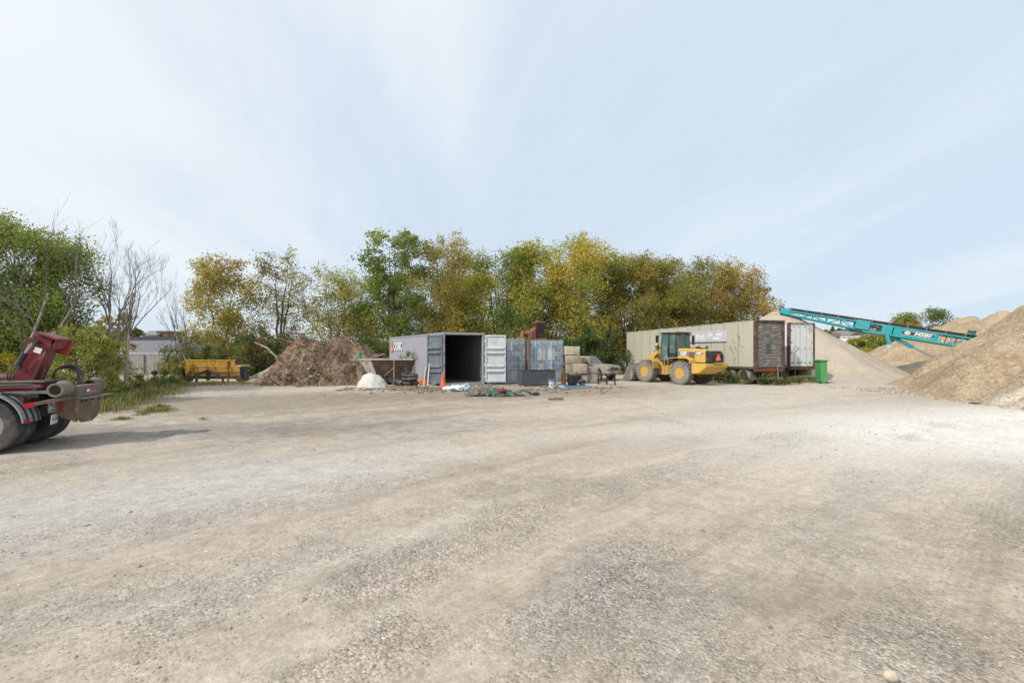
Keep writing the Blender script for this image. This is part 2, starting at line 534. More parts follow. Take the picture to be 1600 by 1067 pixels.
def ground_h(x, y):
    """gentle unevenness of the yard; the land rises far away on the right"""
    u = (x * .731 + y * .682); v = (-x * .682 + y * .731)
    r = np.hypot(x - LANE_C[0], y - LANE_C[1]); th = np.arctan2(y - LANE_C[1], x - LANE_C[0]) * 42
    z = (fbm(r * 1.0, th * .06, 5, 3) - .5) * .085 + (fbm(x * .8, y * .8, 9, 3) - .5) * .04
    z = z * (1 - ss((np.abs(x) + y - 26) / 10)) - .012
    z = z + 6.0 * ss((y - 120) / 140) * ss((x - 30) / 60)
    return z


GRAVEL = [(-.9, 4.3, 1.0, .40, .75), (.7, 3.7, .75, .42, .95), (1.35, 4.6, .8, .4, .7), (0, 5.3, 1.0, .5, .7), (2.0, 6.9, 1.3, .6, .6), (3.0, 7.4, 1.2, .5, .45), (-1.0, 3.05, .55, .3, .8), (2.7, 3.15, .7, .4, .8),
          (-3.3, 3.5, 1.2, .6, .5), (-4.2, 5.2, 1.5, .5, .5), (4.4, 4.6, 1.0, .5, .45), (.1, 2.7, .4, .2, .6), (3.6, 2.9, .6, .35, .7), (-2.4, 6.2, 1.6, .4, .5), (-8.6, 10.4, 3.0, .6, .6), (6.0, 6.2, 1.6, .6, .35)]


def gravel_m(x, y):
    """where loose gravel covers the packed yard, 0..1"""
    r = np.hypot(x - LANE_C[0], y - LANE_C[1]); th = np.arctan2(y - LANE_C[1], x - LANE_C[0]) * 42
    n = .55 * fbm(r * .9, th * .16, 61, 4) + .45 * fbm(x * .9, y * .9, 62, 4)
    g_ = ss((n - .44) / .26) * .55
    wob = (fbm(x * 1.6, y * 1.6, 63, 4) - .5) * 1.6
    for cx, cy, rx, ry, k in GRAVEL:
        u = (x - cx) * .76 + (y - cy) * .65; v = -(x - cx) * .65 + (y - cy) * .76
        g_ = np.maximum(g_, k * .85 * ss((1.9 - np.hypot(u / rx, v / ry) + wob * 1.3) / 1.7))
    return np.clip(g_, 0, 1)


def axis_pts(segs):
    out = []
    for a, b, st in segs:
        out += list(np.arange(a, b, st))
    return np.array(sorted(set(np.round(out, 4))))


gx = axis_pts([(-3000, -300, 300), (-300, -40, 20), (-40, -16, 1), (-16, 16, .16), (16, 40, 1), (40, 300, 20), (300, 3001, 300)])
gy = axis_pts([(-300, -10, 25), (-10, 1.6, .8), (1.6, 14, .16), (14, 30, .5), (30, 60, 2), (60, 300, 12), (300, 3600, 300)])
X, Y = np.meshgrid(gx, gy)
Z = ground_h(X, Y)
ny, nx = X.shape
idx = np.arange(nx * ny).reshape(ny, nx)
Q = np.stack([idx[:-1, :-1], idx[:-1, 1:], idx[1:, 1:], idx[1:, :-1]], -1).reshape(-1, 4)
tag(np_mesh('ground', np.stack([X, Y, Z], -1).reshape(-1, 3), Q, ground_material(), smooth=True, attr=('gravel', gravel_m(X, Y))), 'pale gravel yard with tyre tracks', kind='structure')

# loose stones of the yard
ICO = bmesh.new(); bmesh.ops.create_icosphere(ICO, subdivisions=1, radius=1)
ICO_V = np.array([v.co[:] for v in ICO.verts]); ICO_F = np.array([[v.index for v in f.verts] for f in ICO.faces]); ICO.free()


OCT_V = np.array([[1, 0, 0], [0, 1, 0], [-1, 0, 0], [0, -1, 0], [.2, -.1, 1], [0, 0, -1.]]); OCT_F = np.array([[0, 1, 4], [1, 2, 4], [2, 3, 4], [3, 0, 4], [1, 0, 5], [2, 1, 5], [3, 2, 5], [0, 3, 5]])


def stones(name, pos, size, cols, parent=None, material=None, flat=.6, small=False):
    n = len(pos)
    SV, SF = (OCT_V, OCT_F) if small else (ICO_V, ICO_F)
    k = len(SV)
    jit = 1 + (rng.random((n, k, 1)) - .5) * .55
    sc = size[:, None, None] * (1 + (rng.random((n, 1, 3)) - .5) * .7) * np.array([1, 1, flat])
    V = SV[None] * jit * sc
    a = rng.random(n) * 6.283
    ca, sa = np.cos(a)[:, None], np.sin(a)[:, None]
    Vx = V[..., 0] * ca - V[..., 1] * sa; Vy = V[..., 0] * sa + V[..., 1] * ca
    V = np.stack([Vx, Vy, V[..., 2]], -1) + pos[:, None, :]
    Fq = SF[None] + (np.arange(n) * k)[:, None, None]
    return np_mesh(name, V.reshape(-1, 3), Fq.reshape(-1, 3), material or M['stone'], parent, np.repeat(cols, k, 0))


N = 260000
yy = 2.3 * np.exp(rng.random(N) * math.log(20 / 2.3))
xx = (rng.random(N) * 2 - 1) * (yy * 1.18 + .4)
keep = rng.random(N) < np.clip(gravel_m(xx, yy) ** 1.5 * .62 + .045, 0, 1)
xx, yy = xx[keep], yy[keep]
sz = np.clip(.0030 * np.exp(rng.normal(0, .5, len(xx))) * (1 + yy * .12), .002, .026)
base = np.array([[.36, .33, .285], [.29, .27, .24], [.42, .38, .32], [.31, .26, .21], [.48, .45, .40], [.22, .205, .185]])
cc = base[rng.choice(6, len(xx), p=[.26, .26, .16, .14, .06, .12])] * (1 + (rng.random((len(xx), 1)) - .5) * .3)
tag(stones('loose_gravel', np.stack([xx, yy, ground_h(xx, yy) + sz * .18], -1), sz, cc, small=True), 'loose grey and brown stones scattered over the yard', kind='stuff')
p = gr(1392, 1061)
st = MB(); st.lump((0, 0, .022), .036, 2, .28, (1.25, .95, .8), 4)
tag(st.build('stone', mat('pale_stone', (.55, .46, .35), .9, var=.15, vs=20), smooth=60, loc=(p.x, p.y, 0)), 'palest and largest stone, lying at the front edge of the yard', 'stone')


# ------------------------------------------------------------------ heaps
def heap_mat(name, cols, bump=.6, bs=18, cell=16, mixs=.6, lo=.4, hi=.62, cellamp=.3):
    m = bpy.data.materials.new(name); m.use_nodes = True
    nt = m.node_tree; nt.nodes.clear(); q = NG(nt)
    P = q.n('ShaderNodeTexCoord').outputs['Object']
    st = q.mapping(P, (1, 1, .55))
    c = q.mix(q.ramp(q.noise(st, mixs, 7, .65, .5), lo, hi), cols[0], cols[1])
    if len(cols) > 2:
        c = q.mix(q.math('MULTIPLY', q.ramp(q.noise(q.mapping(P, (1, 1, .7), (0, 0, 0), (5, 3, 8)), mixs * 1.7, 7, .7), .55, .72), .7), c, cols[2])
    v = q.n('ShaderNodeTexVoronoi'); v.inputs['Scale'].default_value = cell; q.l(P, v.inputs['Vector'])
    s = q.n('ShaderNodeSeparateXYZ'); q.l(v.outputs['Color'], s.inputs[0])
    nf = q.noise(P, bs, 6, .75)
    k = q.math('MULTIPLY', q.math('ADD', 1 - cellamp / 2, q.math('MULTIPLY', s.outputs[0], cellamp)), q.ramp(nf, .25, .75, .8, 1.2))
    vs = q.n('ShaderNodeVectorMath', operation='SCALE'); q.l(c, vs.inputs[0]); q.l(k, vs.inputs['Scale'])
    b = q.n('ShaderNodeBsdfPrincipled'); b.inputs['Roughness'].default_value = .97; b.inputs['Specular IOR Level'].default_value = .1
    q.l(vs.outputs[0], b.inputs['Base Color'])
    bp = q.n('ShaderNodeBump'); bp.inputs['Strength'].default_value = bump; bp.inputs['Distance'].default_value = .12
    q.l(q.math('ADD', q.noise(P, bs * .3, 6, .7), q.math('MULTIPLY', nf, .4)), bp.inputs['Height']); q.l(bp.outputs[0], b.inputs['Normal'])
    o = q.n('ShaderNodeOutputMaterial'); q.l(b.outputs[0], o.inputs[0])
    return m


def heap(name, label, cat, cones, material, rough=.25, gully=.3, seed=1, res=.16, kind=None, sink=.02, power=1.0, foot=.6, parent=None):
    """cones: (x, y, height, radius); the surface is the highest of them, with slumps and gullies"""
    x0 = min(c[0] - c[3] for c in cones) - foot - .5; x1 = max(c[0] + c[3] for c in cones) + foot + .5
    y0 = min(c[1] - c[3] for c in cones) - foot - .5; y1 = max(c[1] + c[3] for c in cones) + foot + .5
    X, Y = np.meshgrid(np.arange(x0, x1, res), np.arange(y0, y1, res))
    wx = (fbm(X * .45, Y * .45, seed + 40, 3) - .5) * 1.6 * rough * 2; wy = (fbm(X * .45, Y * .45, seed + 80, 3) - .5) * 1.6 * rough * 2
    Z = np.full(X.shape, -9.0)
    for cx, cy, h, r in cones:
        dx, dy = X + wx - cx, Y + wy - cy
        d = np.hypot(dx, dy)
        ang = np.arctan2(dy, dx)
        gl = (vnoise(ang * 5.5 + 20, d * .12, seed) - .5) * gully * np.clip(d / r, 0, 1) + (vnoise(ang * 15 + 50, d * .3, seed + 3) - .5) * gully * .35 * np.clip(d / r, 0, 1)
        z = h * (1 - np.sqrt((d / r) ** 2 + .004)) + h * .03
        z = z + gl
        sf = foot * 1.2
        z = np.where(z < sf * .5, sf * .5 * np.exp(np.clip((z - sf * .5) / (sf * .5), -8, 0)) , z)   # concave toe
        k = .35
        m = np.maximum(Z, z); lo = np.clip(np.minimum(Z, z) - .4, 0, 1)
        Z = m + k * np.log1p(np.exp(-np.abs(Z - z) / k)) * .6 * lo
    Z = Z + (fbm(X * 1.3, Y * 1.3, seed + 7, 4) - .5) * rough * .8 * np.clip(Z, 0, 1)
    Z = Z - .09 - sink
    ny, nx = X.shape
    idx = np.arange(nx * ny).reshape(ny, nx)
    Q = np.stack([idx[:-1, :-1], idx[:-1, 1:], idx[1:, 1:], idx[1:, :-1]], -1).reshape(-1, 4)
    zf = Z.ravel()
    Q = Q[(zf[Q].max(1) > -.06)]
    used = np.unique(Q); remap = np.full(nx * ny, -1); remap[used] = np.arange(len(used))
    V = np.stack([X.ravel(), Y.ravel(), np.maximum(zf, -.08)], -1)[used]
    c0 = np.array([np.mean([c[0] for c in cones]), np.mean([c[1] for c in cones]), 0])
    o = np_mesh(name, V, remap[Q], material, smooth=True, off=c0)
    o.location = c0
    tag(o, label, cat, kind=kind)
    o_fn = (X, Y, Z)
    return o, o_fn


def heap_z(fn, x, y):
    X, Y, Z = fn
    i = np.clip(((y - Y[0, 0]) / (Y[1, 0] - Y[0, 0])).astype(int), 0, Y.shape[0] - 1)
    j = np.clip(((x - X[0, 0]) / (X[0, 1] - X[0, 0])).astype(int), 0, X.shape[1] - 1)
    return Z[i, j]


SAND = heap_mat('tan_sand', [(.36, .275, .185), (.44, .355, .25), (.29, .22, .15)], 1.0, 14, 12, .8, .42, .6, .45)
GREYGRAVEL = heap_mat('grey_gravel', [(.42, .36, .285), (.47, .415, .34)], .4, 20, 26, .35)
PALE = heap_mat('pale_crushed_stone', [(.56, .51, .43), (.44, .37, .28), (.66, .62, .55)], .8, 22, 14, .7, cellamp=.55)
DARK = heap_mat('dark_gravel', [(.13, .12, .105), (.19, .165, .135)], .8, 16, 14, 1.2)

big, big_fn = heap('sand_heap', 'largest tan sand heap, rising out of the right edge before the conveyor', 'sand heap',
                   [(28.8, 17.0, 7.9, 11.2), (34.6, 20.0, 11.2, 13.2), (26.4, 17.3, 4.4, 7.9)], SAND, .55, 1.25, 3, .13, foot=.5)
CRUSH = heap('crushed_stone_heap', 'pale crushed stone heap spilling over the foot of the largest sand heap', 'stone heap',
     [(20.5, 14.3, 2.7, 4.1), (22.5, 14.2, 3.9, 5.4)], PALE, .5, .7, 8, .12, foot=.35)
heap('conical_gravel_heap', 'pointed cone of grey gravel under the conveyor head behind the trailers', 'gravel heap',
     [(22.1, 38.2, 5.45, 8.3)], GREYGRAVEL, .10, .22, 5, .2, foot=.6)
heap('mid_sand_heap', 'low tan sand heap under the conveyor strut, left of the largest sand heap', 'sand heap',
     [(40.4, 45.0, 4.0, 7.4), (45.5, 46, 4.9, 8.5)], SAND, .35, .4, 12, .25, foot=.5)
heap('dark_gravel_heap', 'low band of dark gravel at the foot of the low tan sand heap', 'gravel heap',
     [(35.2, 38.6, 1.15, 3.6), (37.6, 38.2, 1.25, 3.6)], DARK, .5, .4, 14, .2, foot=.5)
heap('ridge_sand_heap', 'far long sand ridge with two tops behind the conveyor tail on the right', 'sand heap',
     [(56.8, 58.0, 6.4, 8.4), (63.0, 59.0, 7.3, 9.5), (72, 61, 8.3, 12)], SAND, .6, .9, 17, .3, foot=.5)


def heap_stones(parent, fn, n, box, smin, smax, cols, zmax=99):
    """stones that have rolled over a heap and lie at its foot"""
    x = rng.uniform(box[0], box[1], n); y = rng.uniform(box[2], box[3], n); z = heap_z(fn, x, y)
    ok = (z > -.15) & (z < zmax) & (rng.random(n) < 1 / (1 + np.maximum(z, 0) * .9))
    x, y, z = x[ok], y[ok], np.maximum(z[ok], 0)
    sz_ = np.exp(rng.uniform(math.log(smin), math.log(smax), len(x)))
    cc_ = np.array(cols)[rng.integers(0, len(cols), len(x))] * rng.uniform(.75, 1.2, (len(x), 1))
    o = stones('rolled_stones', np.stack([x, y, z + sz_ * .2], -1) - np.array(parent.location), sz_, cc_, parent)
    return tag(o, kind='stuff')


STC = [(.44, .39, .32), (.36, .31, .25), (.52, .47, .40), (.28, .24, .19)]
heap_stones(big, big_fn, 9000, (16.5, 30, 6, 24), .012, .05, STC)
cr, cr_fn = CRUSH
heap_stones(cr, cr_fn, 9000, (18.6, 24, 9, 15.2), .012, .05, [(.56, .52, .45), (.44, .40, .34), (.64, .60, .54)])

# churned soil and litter along the front of the containers
n = 2600
sx = rng.uniform(-8.5, 6.0, n); sy = 23.6 + sx * .12 + rng.normal(0, 1.0, n) - .6
ok = fbm(sx * .9, sy * .9, 71, 3) > .47
sx, sy = sx[ok], sy[ok]
ssz = np.exp(rng.uniform(math.log(.012), math.log(.075), len(sx)))
tag(stones('soil_clods', np.stack([sx, sy, ssz * .15], -1), ssz, np.array([(.21, .165, .12), (.27, .22, .165), (.16, .125, .095), (.34, .29, .23)])[rng.integers(0, 4, len(sx))], flat=.5), 'brown clods of churned soil before the containers', kind='stuff')


# brush and rubble mound on the left
mound_c = [(-12.2, 28.4, 3.2, 2.9), (-11.0, 28.2, 2.8, 3.1), (-9.7, 28.8, 2.1, 2.7), (-12.2, 26.9, 1.5, 2.3), (-9.5, 27.2, 1.3, 2.2), (-12.9, 27.0, 1.15, 1.9), (-10.6, 26.4, .8, 2.0)]
DEB = heap_mat('brush_soil', [(.20, .14, .10), (.28, .205, .15), (.12, .085, .06)], 1.0, 9, 7, 1.1, cellamp=.6)
md, md_fn = heap('brush_mound', 'brown mound of brush, bark and rubble left of the white sack', 'brush mound', mound_c, DEB, .75, 1.5, 23, .10, foot=.3)
heap('left_gravel_heap', 'low smooth grey gravel heap between the yellow spreader and the brush mound', 'gravel heap',
     [(-14.1, 29.4, 1.55, 2.9), (-15.0, 28.8, .6, 1.7)], heap_mat('greyish_gravel', [(.30, .275, .235), (.36, .32, .27)], .5, 20, 20, .5), .15, .2, 27, .16, foot=.5)


def sticks(name, n, fn, cones, lens, thick, pal, parent, lift=.02, flat=.35, region=None):
    xs, ys = [], []
    while len(xs) < n:
        c = random.choice(cones)
        a = random.random() * 6.283; r = c[3] * math.sqrt(random.random()) * .98
        x, y = c[0] + r * math.cos(a), c[1] + r * math.sin(a)
        if region and not region(x, y): continue
        xs.append(x); ys.append(y)
    x, y = np.array(xs), np.array(ys)
    z = np.maximum(heap_z(fn, x, y), 0) + lift
    L = rng.uniform(*lens, n); T = rng.uniform(*thick, n)
    d = rng.normal(0, 1, (n, 3)); d[:, 2] *= flat; d /= np.linalg.norm(d, axis=1, keepdims=True)
    s = np.cross(d, [0, 0, 1]); s /= np.linalg.norm(s, axis=1, keepdims=True) + 1e-6
    u = np.cross(s, d)
    C = np.stack([x, y, z], -1)
    vs = []
    for e, f in ((-1, .7), (1, 1)):
        for sa, ua in ((-1, -1), (1, -1), (0, 1)):
            vs.append(C + d * (L / 2 * e)[:, None] + (s * sa + u * ua) * (T * f)[:, None])
    V = np.stack(vs, 1).reshape(-1, 3)
    b = (np.arange(n) * 6)[:, None]
    Q = np.concatenate([b + np.array([[0, 1, 4, 3]]), b + np.array([[1, 2, 5, 4]]), b + np.array([[2, 0, 3, 5]])], 0)
    pal = np.array(pal)
    cols = pal[rng.integers(0, len(pal), n)] * rng.uniform(.7, 1.25, (n, 1))
    return np_mesh(name, V, Q, M['stick'], parent, np.repeat(cols, 6, 0), off=parent.location)


BR = [(.22, .15, .105), (.30, .22, .155), (.12, .085, .065), (.38, .30, .22), (.24, .13, .09), (.17, .14, .085)]
tag(sticks('brush_sticks', 4200, md_fn, mound_c, (.12, .8), (.004, .013), BR, md, .02, .6), kind='stuff')
tag(sticks('branches', 45, md_fn, mound_c, (.8, 2.4), (.014, .04), BR + [(.38, .33, .27)], md, .08, .5), kind='stuff')
tag(sticks('pale_chips', 500, md_fn, mound_c, (.08, .28), (.01, .035), [(.46, .38, .28), (.38, .30, .22), (.52, .45, .36)], md, .03, .5,
           lambda x, y: (x + 12.0) ** 2 / 2.2 + (y - 25.9) ** 2 / 2.6 < 1), kind='stuff')
tag(sticks('pale_twigs', 420, md_fn, mound_c, (.1, .4), (.008, .022), [(.36, .29, .22), (.44, .37, .29), (.27, .10, .08)], md, .03, .5), kind='stuff')
b = MB(); P0 = at(433, 559, 27.6); P1 = at(398, 535, 27.9)
b.tube([P0 + Vector((.15, 0, -.45)), P0, P0.lerp(P1, .5) + Vector((.06, 0, .14)), P1], [.06, .055, .05, .035], 8)
tag(b.build('pole', M['palebark'], off=P0, loc=P0, smooth=50), 'pale curved wooden pole sticking out of the brush mound', 'pole')


# ------------------------------------------------------------------ plants
def leaf_cloud(C, size, aspect=.55, up=.35):
    n = len(C)
    nr = rng.normal(0, 1, (n, 3)); nr[:, 2] += up; nr /= np.linalg.norm(nr, axis=1, keepdims=True)
    t = rng.normal(0, 1, (n, 3)); u = np.cross(nr, t); u /= np.linalg.norm(u, axis=1, keepdims=True) + 1e-9
    v = np.cross(nr, u)
    L = (size * rng.uniform(.65, 1.35, n))[:, None]
    droop = np.array([0, 0, -1.0]) * L * .12
    V = np.stack([C - u * L * .5, C + v * L * .5 * aspect, C + u * L * .5 + droop, C - v * L * .5 * aspect], 1).reshape(-1, 3)
    Q = (np.arange(n) * 4)[:, None] + np.arange(4)[None]
    return V, Q


def rnd_dir():
    v = Vector((random.gauss(0, 1), random.gauss(0, 1), random.gauss(0, 1)))
    return v.normalized()


def tree(label, x, y, h, w, pal, n, leaf=.2, stems=3, clear=.2, lobes=26, group=None, name='tree', cat='tree', bark='bark', tr=.13, twigs=5, fill=.62,
         top_bare=0, shape=None, lean=0.0, lobe_r=(.14, .24), gap=.0, depth=1.0):
    n = int(n * 3.1); leaf *= .90; lobes = int(lobes * 1.5); pal = [tuple(min(.6, (.94 * c + .06 * (q[0] + q[1] + q[2]) / 3) * f) for c, f in zip(q, (2.3, 2.1, 2.0))) for q in pal]; w *= 1.16; clear *= .6
    rt = empty(name, (x, y, 0), 0, label, cat, group)
    tb = MB()
    sp = []
    for s in range(stems):
        a = random.random() * 6.283
        spread = w * .22 * (0 if stems == 1 else random.uniform(.4, 1))
        p = Vector((math.cos(a) * .2 * (stems > 1), math.sin(a) * .2 * (stems > 1), -.05))
        top = h * random.uniform(.72, .86)
        pts = [p.copy()]; rs = [tr * random.uniform(.75, 1.1)]
        m = 9
        for i in range(1, m + 1):
            f = i / m
            p = Vector((math.cos(a) * spread * f ** 1.2 + lean * f * f * h, math.sin(a) * spread * f ** 1.2, top * f)) + Vector((random.gauss(0, .05), random.gauss(0, .05), 0)) * h * .12
            pts.append(p); rs.append(rs[0] * (1 - f * .88))
        tb.tube(pts, rs, 7)
        sp += [(q, r) for q, r in zip(pts, rs)][2:]
    LC = []
    for i in range(lobes):
        t = (i + random.random()) / lobes
        z = h * (clear + (1 - clear) * (.06 + .88 * t))
        prof = (shape or (lambda q: math.sqrt(max(.05, 1 - ((q - .5) / .56) ** 2))))(t)
        R_ = w / 2 * max(.08, prof) * .82
        a = random.random() * 6.283; rr = R_ * math.sqrt(random.uniform(.08, 1))
        LC.append((Vector((math.cos(a) * rr + lean * (z / h) ** 2 * h, math.sin(a) * rr * depth, z)), min(w, h) * random.uniform(*lobe_r) * (1.0 - .25 * t)))
    pal = np.array(pal)
    C = []; cols = []
    for c, r in LC:
        best = min(sp, key=lambda q: (q[0] - c).length + (3 if q[0].z > c.z - .2 else 0))
        q0 = best[0]; mid = q0.lerp(c, .5) + Vector((0, 0, -.08 * (c - q0).length)) + rnd_dir() * .1 * (c - q0).length
        tb.tube([q0, mid, c], [max(.02, best[1] * .5), max(.015, best[1] * .33), .012], 5, cap=False)
        for k in range(twigs):
            d = rnd_dir(); d.z = abs(d.z) * .8 + d.z * .2
            e = c + d * r * random.uniform(.7, 1.15)
            tb.tube([c.lerp(mid, .3 * random.random()), c.lerp(e, .5) + rnd_dir() * r * .1, e], [.014, .009, .004], 3, cap=False)
        if top_bare and c.z > h * top_bare: continue
        k = max(30, int(n / lobes * (r / (min(w, h) * .18)) ** 2 * random.uniform(.6, 1.3) * (.75 if c.z < h * .38 and name == 'tree' else 1)))
        # small sprays of leaves inside the lobe
        ns = max(8, k // 11)
        d = rng.normal(0, 1, (ns, 3)); d /= np.linalg.norm(d, axis=1, keepdims=True)
        sc = d * (r * rng.random((ns, 1)) ** .45) * np.array([1.1, 1.1, .85])
        pick = rng.integers(0, ns, k)
        pts = sc[pick] + rng.normal(0, r * .17, (k, 3)) + np.array(c)
        C.append(pts)
        lc = pal[random.randrange(len(pal))]
        sc_c = np.where(rng.random((ns, 1)) < .84, lc[None], pal[rng.integers(0, len(pal), ns)]) * rng.uniform(.82, 1.18, (ns, 1))
        cols.append(sc_c[pick] * rng.uniform(.88, 1.12, (k, 1)))
    C = np.concatenate(C); cols = np.concatenate(cols)
    ok = C[:, 2] > .05
    C, cols = C[ok], cols[ok]
    V, Q = leaf_cloud(C, leaf)
    tb.build('trunk', M[bark], rt, smooth=70)
    np_mesh('crown', V, Q, M['leaf'], rt, np.repeat(cols, 4, 0))
    return rt


def bare_tree(label, x, y, h, dirs, bark='greybark', r0=.09, group=None, spread=.5, levels=4, name='bare_tree', cat='bare tree', kids=(3, 4), upw=.35):
    rt = empty(name, (x, y, 0), 0, label, cat, group)
    tb, tw = MB(), MB()
    def grow(p, d, L, r, lev):
        m = 5
        pts = [p.copy()]; rs = [r]
        q = p.copy(); dd = d.copy()
        for i in range(m):
            dd = (dd + rnd_dir() * (.07 if lev == 0 else .16) + Vector((0, 0, upw * .12))).normalized()
            q = q + dd * L / m
            pts.append(q.copy()); rs.append(r * (1 - .62 * (i + 1) / m))
        (tb if lev == 0 else tw).tube(pts, rs, 7 if lev == 0 else (5 if lev == 1 else 3), cap=False)
        if lev >= levels: return
        for k in range(random.randint(*kids) + (2 if lev == 0 else 0)):
            f = random.uniform(.3, 1.0)
            i = min(m - 1, int(f * m)); s = pts[i].lerp(pts[i + 1], f * m - i)
            side = rnd_dir(); side = (side - d * side.dot(d)).normalized()
            nd = (d * random.uniform(.6, 1) + side * spread * random.uniform(.6, 1.3) + Vector((0, 0, upw))).normalized()
            grow(s, nd, L * random.uniform(.38, .62), max(.0045, rs[i] * .55), lev + 1)
    for d, k in dirs:
        grow(Vector((0, 0, -.05)), Vector(d).normalized(), h * k, r0, 0)
    tb.build('trunk', M[bark], rt, smooth=70)
    tw.build('branches', M['twig'], rt, smooth=70)
    return rt


# palettes: real leaf colours
GREEN = [(.072, .112, .032), (.09, .13, .036), (.058, .092, .03), (.11, .138, .038)]
DKGREEN = [(.05, .078, .028), (.062, .09, .032), (.042, .065, .025), (.08, .105, .035)]
YGREEN = [(.18, .185, .035), (.20, .20, .04), (.13, .16, .035), (.24, .20, .04), (.10, .13, .03)]
OLIVE = [(.132, .133, .038), (.155, .148, .042), (.11, .118, .036), (.17, .15, .046), (.10, .112, .036)]
YBROWN = [(.19, .155, .042), (.16, .13, .042), (.145, .142, .04), (.225, .19, .05), (.125, .122, .038)]
REDBR = [(.175, .115, .045), (.18, .13, .045), (.16, .13, .045), (.135, .135, .04), (.19, .15, .045)]
LIME = [(.13, .16, .04), (.105, .14, .036), (.15, .17, .048), (.085, .115, .032)]
GOLD = [(.42, .32, .03), (.36, .28, .03), (.16, .19, .04), (.36, .30, .04)]


def row(px, top, Yd, wpx):
    return (px - 800) / F * Yd, Yd, (H + (YH - top) / F * Yd) * (.965 if Yd > 30 else 1), wpx / F * Yd


TL = 'trees of the row behind the containers'
x, y, h, w = row(345, 394, 40, 105); tree('yellow-brown round-headed tree at the left end of the row, behind the yellow spreader', x, y, h, w, YBROWN + OLIVE[:2], 6400, .2, 2, .25, 24, TL, tr=.11)
x, y, h, w = row(434, 384, 41, 105); tree('half-bare brownish tree with twiggy top, behind the left slope of the brush mound', x, y, h, w, OLIVE + [(.13, .10, .05)], 3200, .19, 3, .2, 26, TL, tr=.17, twigs=11)
x, y, h, w = row(520, 408, 41, 120); tree('low thin olive tree behind the peak of the brush mound', x, y, h, w, OLIVE + YGREEN[:2], 4600, .2, 4, .2, 24, TL, tr=.09, twigs=6)
x, y, h, w = row(612, 338, 40, 128); tree('tallest tree of the row, with the greenest leaves, behind the open container', x, y, h, w * .95, GREEN + LIME[:2] + OLIVE[2:3], 12500, .24, 2, .26, 34, TL, tr=.16, lobe_r=(.10, .17))
x, y, h, w = row(693, 356, 41, 112); tree('tall yellow-brown tree just right of the greenest tall tree', x, y, h, w, YBROWN + OLIVE[:2] + YGREEN[:1], 9000, .2, 3, .22, 28, TL, tr=.13, twigs=6)
x, y, h, w = row(778, 380, 42, 118); tree('green and yellow tree behind the half hidden blue-grey container in the row', x, y, h, w, YGREEN + GREEN[:2], 10500, .21, 4, .2, 28, TL, tr=.12)
x, y, h, w = row(842, 374, 42, 106); tree('slim yellow-green tree rising behind the red machine on the container roof', x, y, h, w, YGREEN + OLIVE[:1], 10500, .21, 3, .18, 26, TL, tr=.12)
x, y, h, w = row(908, 362, 42, 132); tree('broad high yellow-green tree behind the stack of concrete blocks', x, y, h, w, YGREEN + YBROWN[:1], 15000, .21, 3, .18, 30, TL, tr=.14)
x, y, h, w = row(982, 392, 43, 110); tree('olive-brown tree behind the dusty car and the far end of the long trailer', x, y, h, w, OLIVE + YBROWN[:2], 15500, .2, 4, .14, 28, TL, tr=.1)
x, y, h, w = row(1042, 396, 44, 110); tree('dense olive tree above the cab of the wheel loader', x, y, h, w, OLIVE + YGREEN[:1], 15500, .2, 4, .14, 28, TL, tr=.1)
x, y, h, w = row(1104, 402, 45, 112); tree('brownish green tree above the faded sign on the long trailer', x, y, h, w, OLIVE + REDBR[:1] + YBROWN[:1], 15500, .2, 4, .14, 28, TL, tr=.1)
x, y, h, w = row(1160, 414, 46, 96); tree('reddish brown tree above the rear end of the long beige trailer', x, y, h, w, REDBR + OLIVE[:1], 7800, .2, 4, .14, 26, TL, tr=.1)
x, y, h, w = row(1190, 438, 47, 38); tree('small thin rust-coloured tree at the right end of the row, beside the gravel cone', x, y, h, w, REDBR + YBROWN[:1], 1500, .2, 3, .12, 18, TL, tr=.08)
# a second rank that fills the gaps low down
x, y, h, w = row(740, 412, 50, 130); tree('lower tree set back between the tall yellow-brown tree and the green and yellow one', x, y, h, w, YGREEN + DKGREEN[:1], 9000, .22, 4, .1, 24, TL, tr=.1)
x, y, h, w = row(662, 415, 50, 110); tree('lower green tree set back between the two tallest trees of the row', x, y, h, w, GREEN + OLIVE[:1], 7000, .22, 3, .1, 22, TL, tr=.1)
x, y, h, w = row(566, 424, 48, 100); tree('small olive green tree set back left of the tallest tree', x, y, h, w, OLIVE + GREEN[:1], 6000, .2, 3, .12, 20, TL, tr=.09)


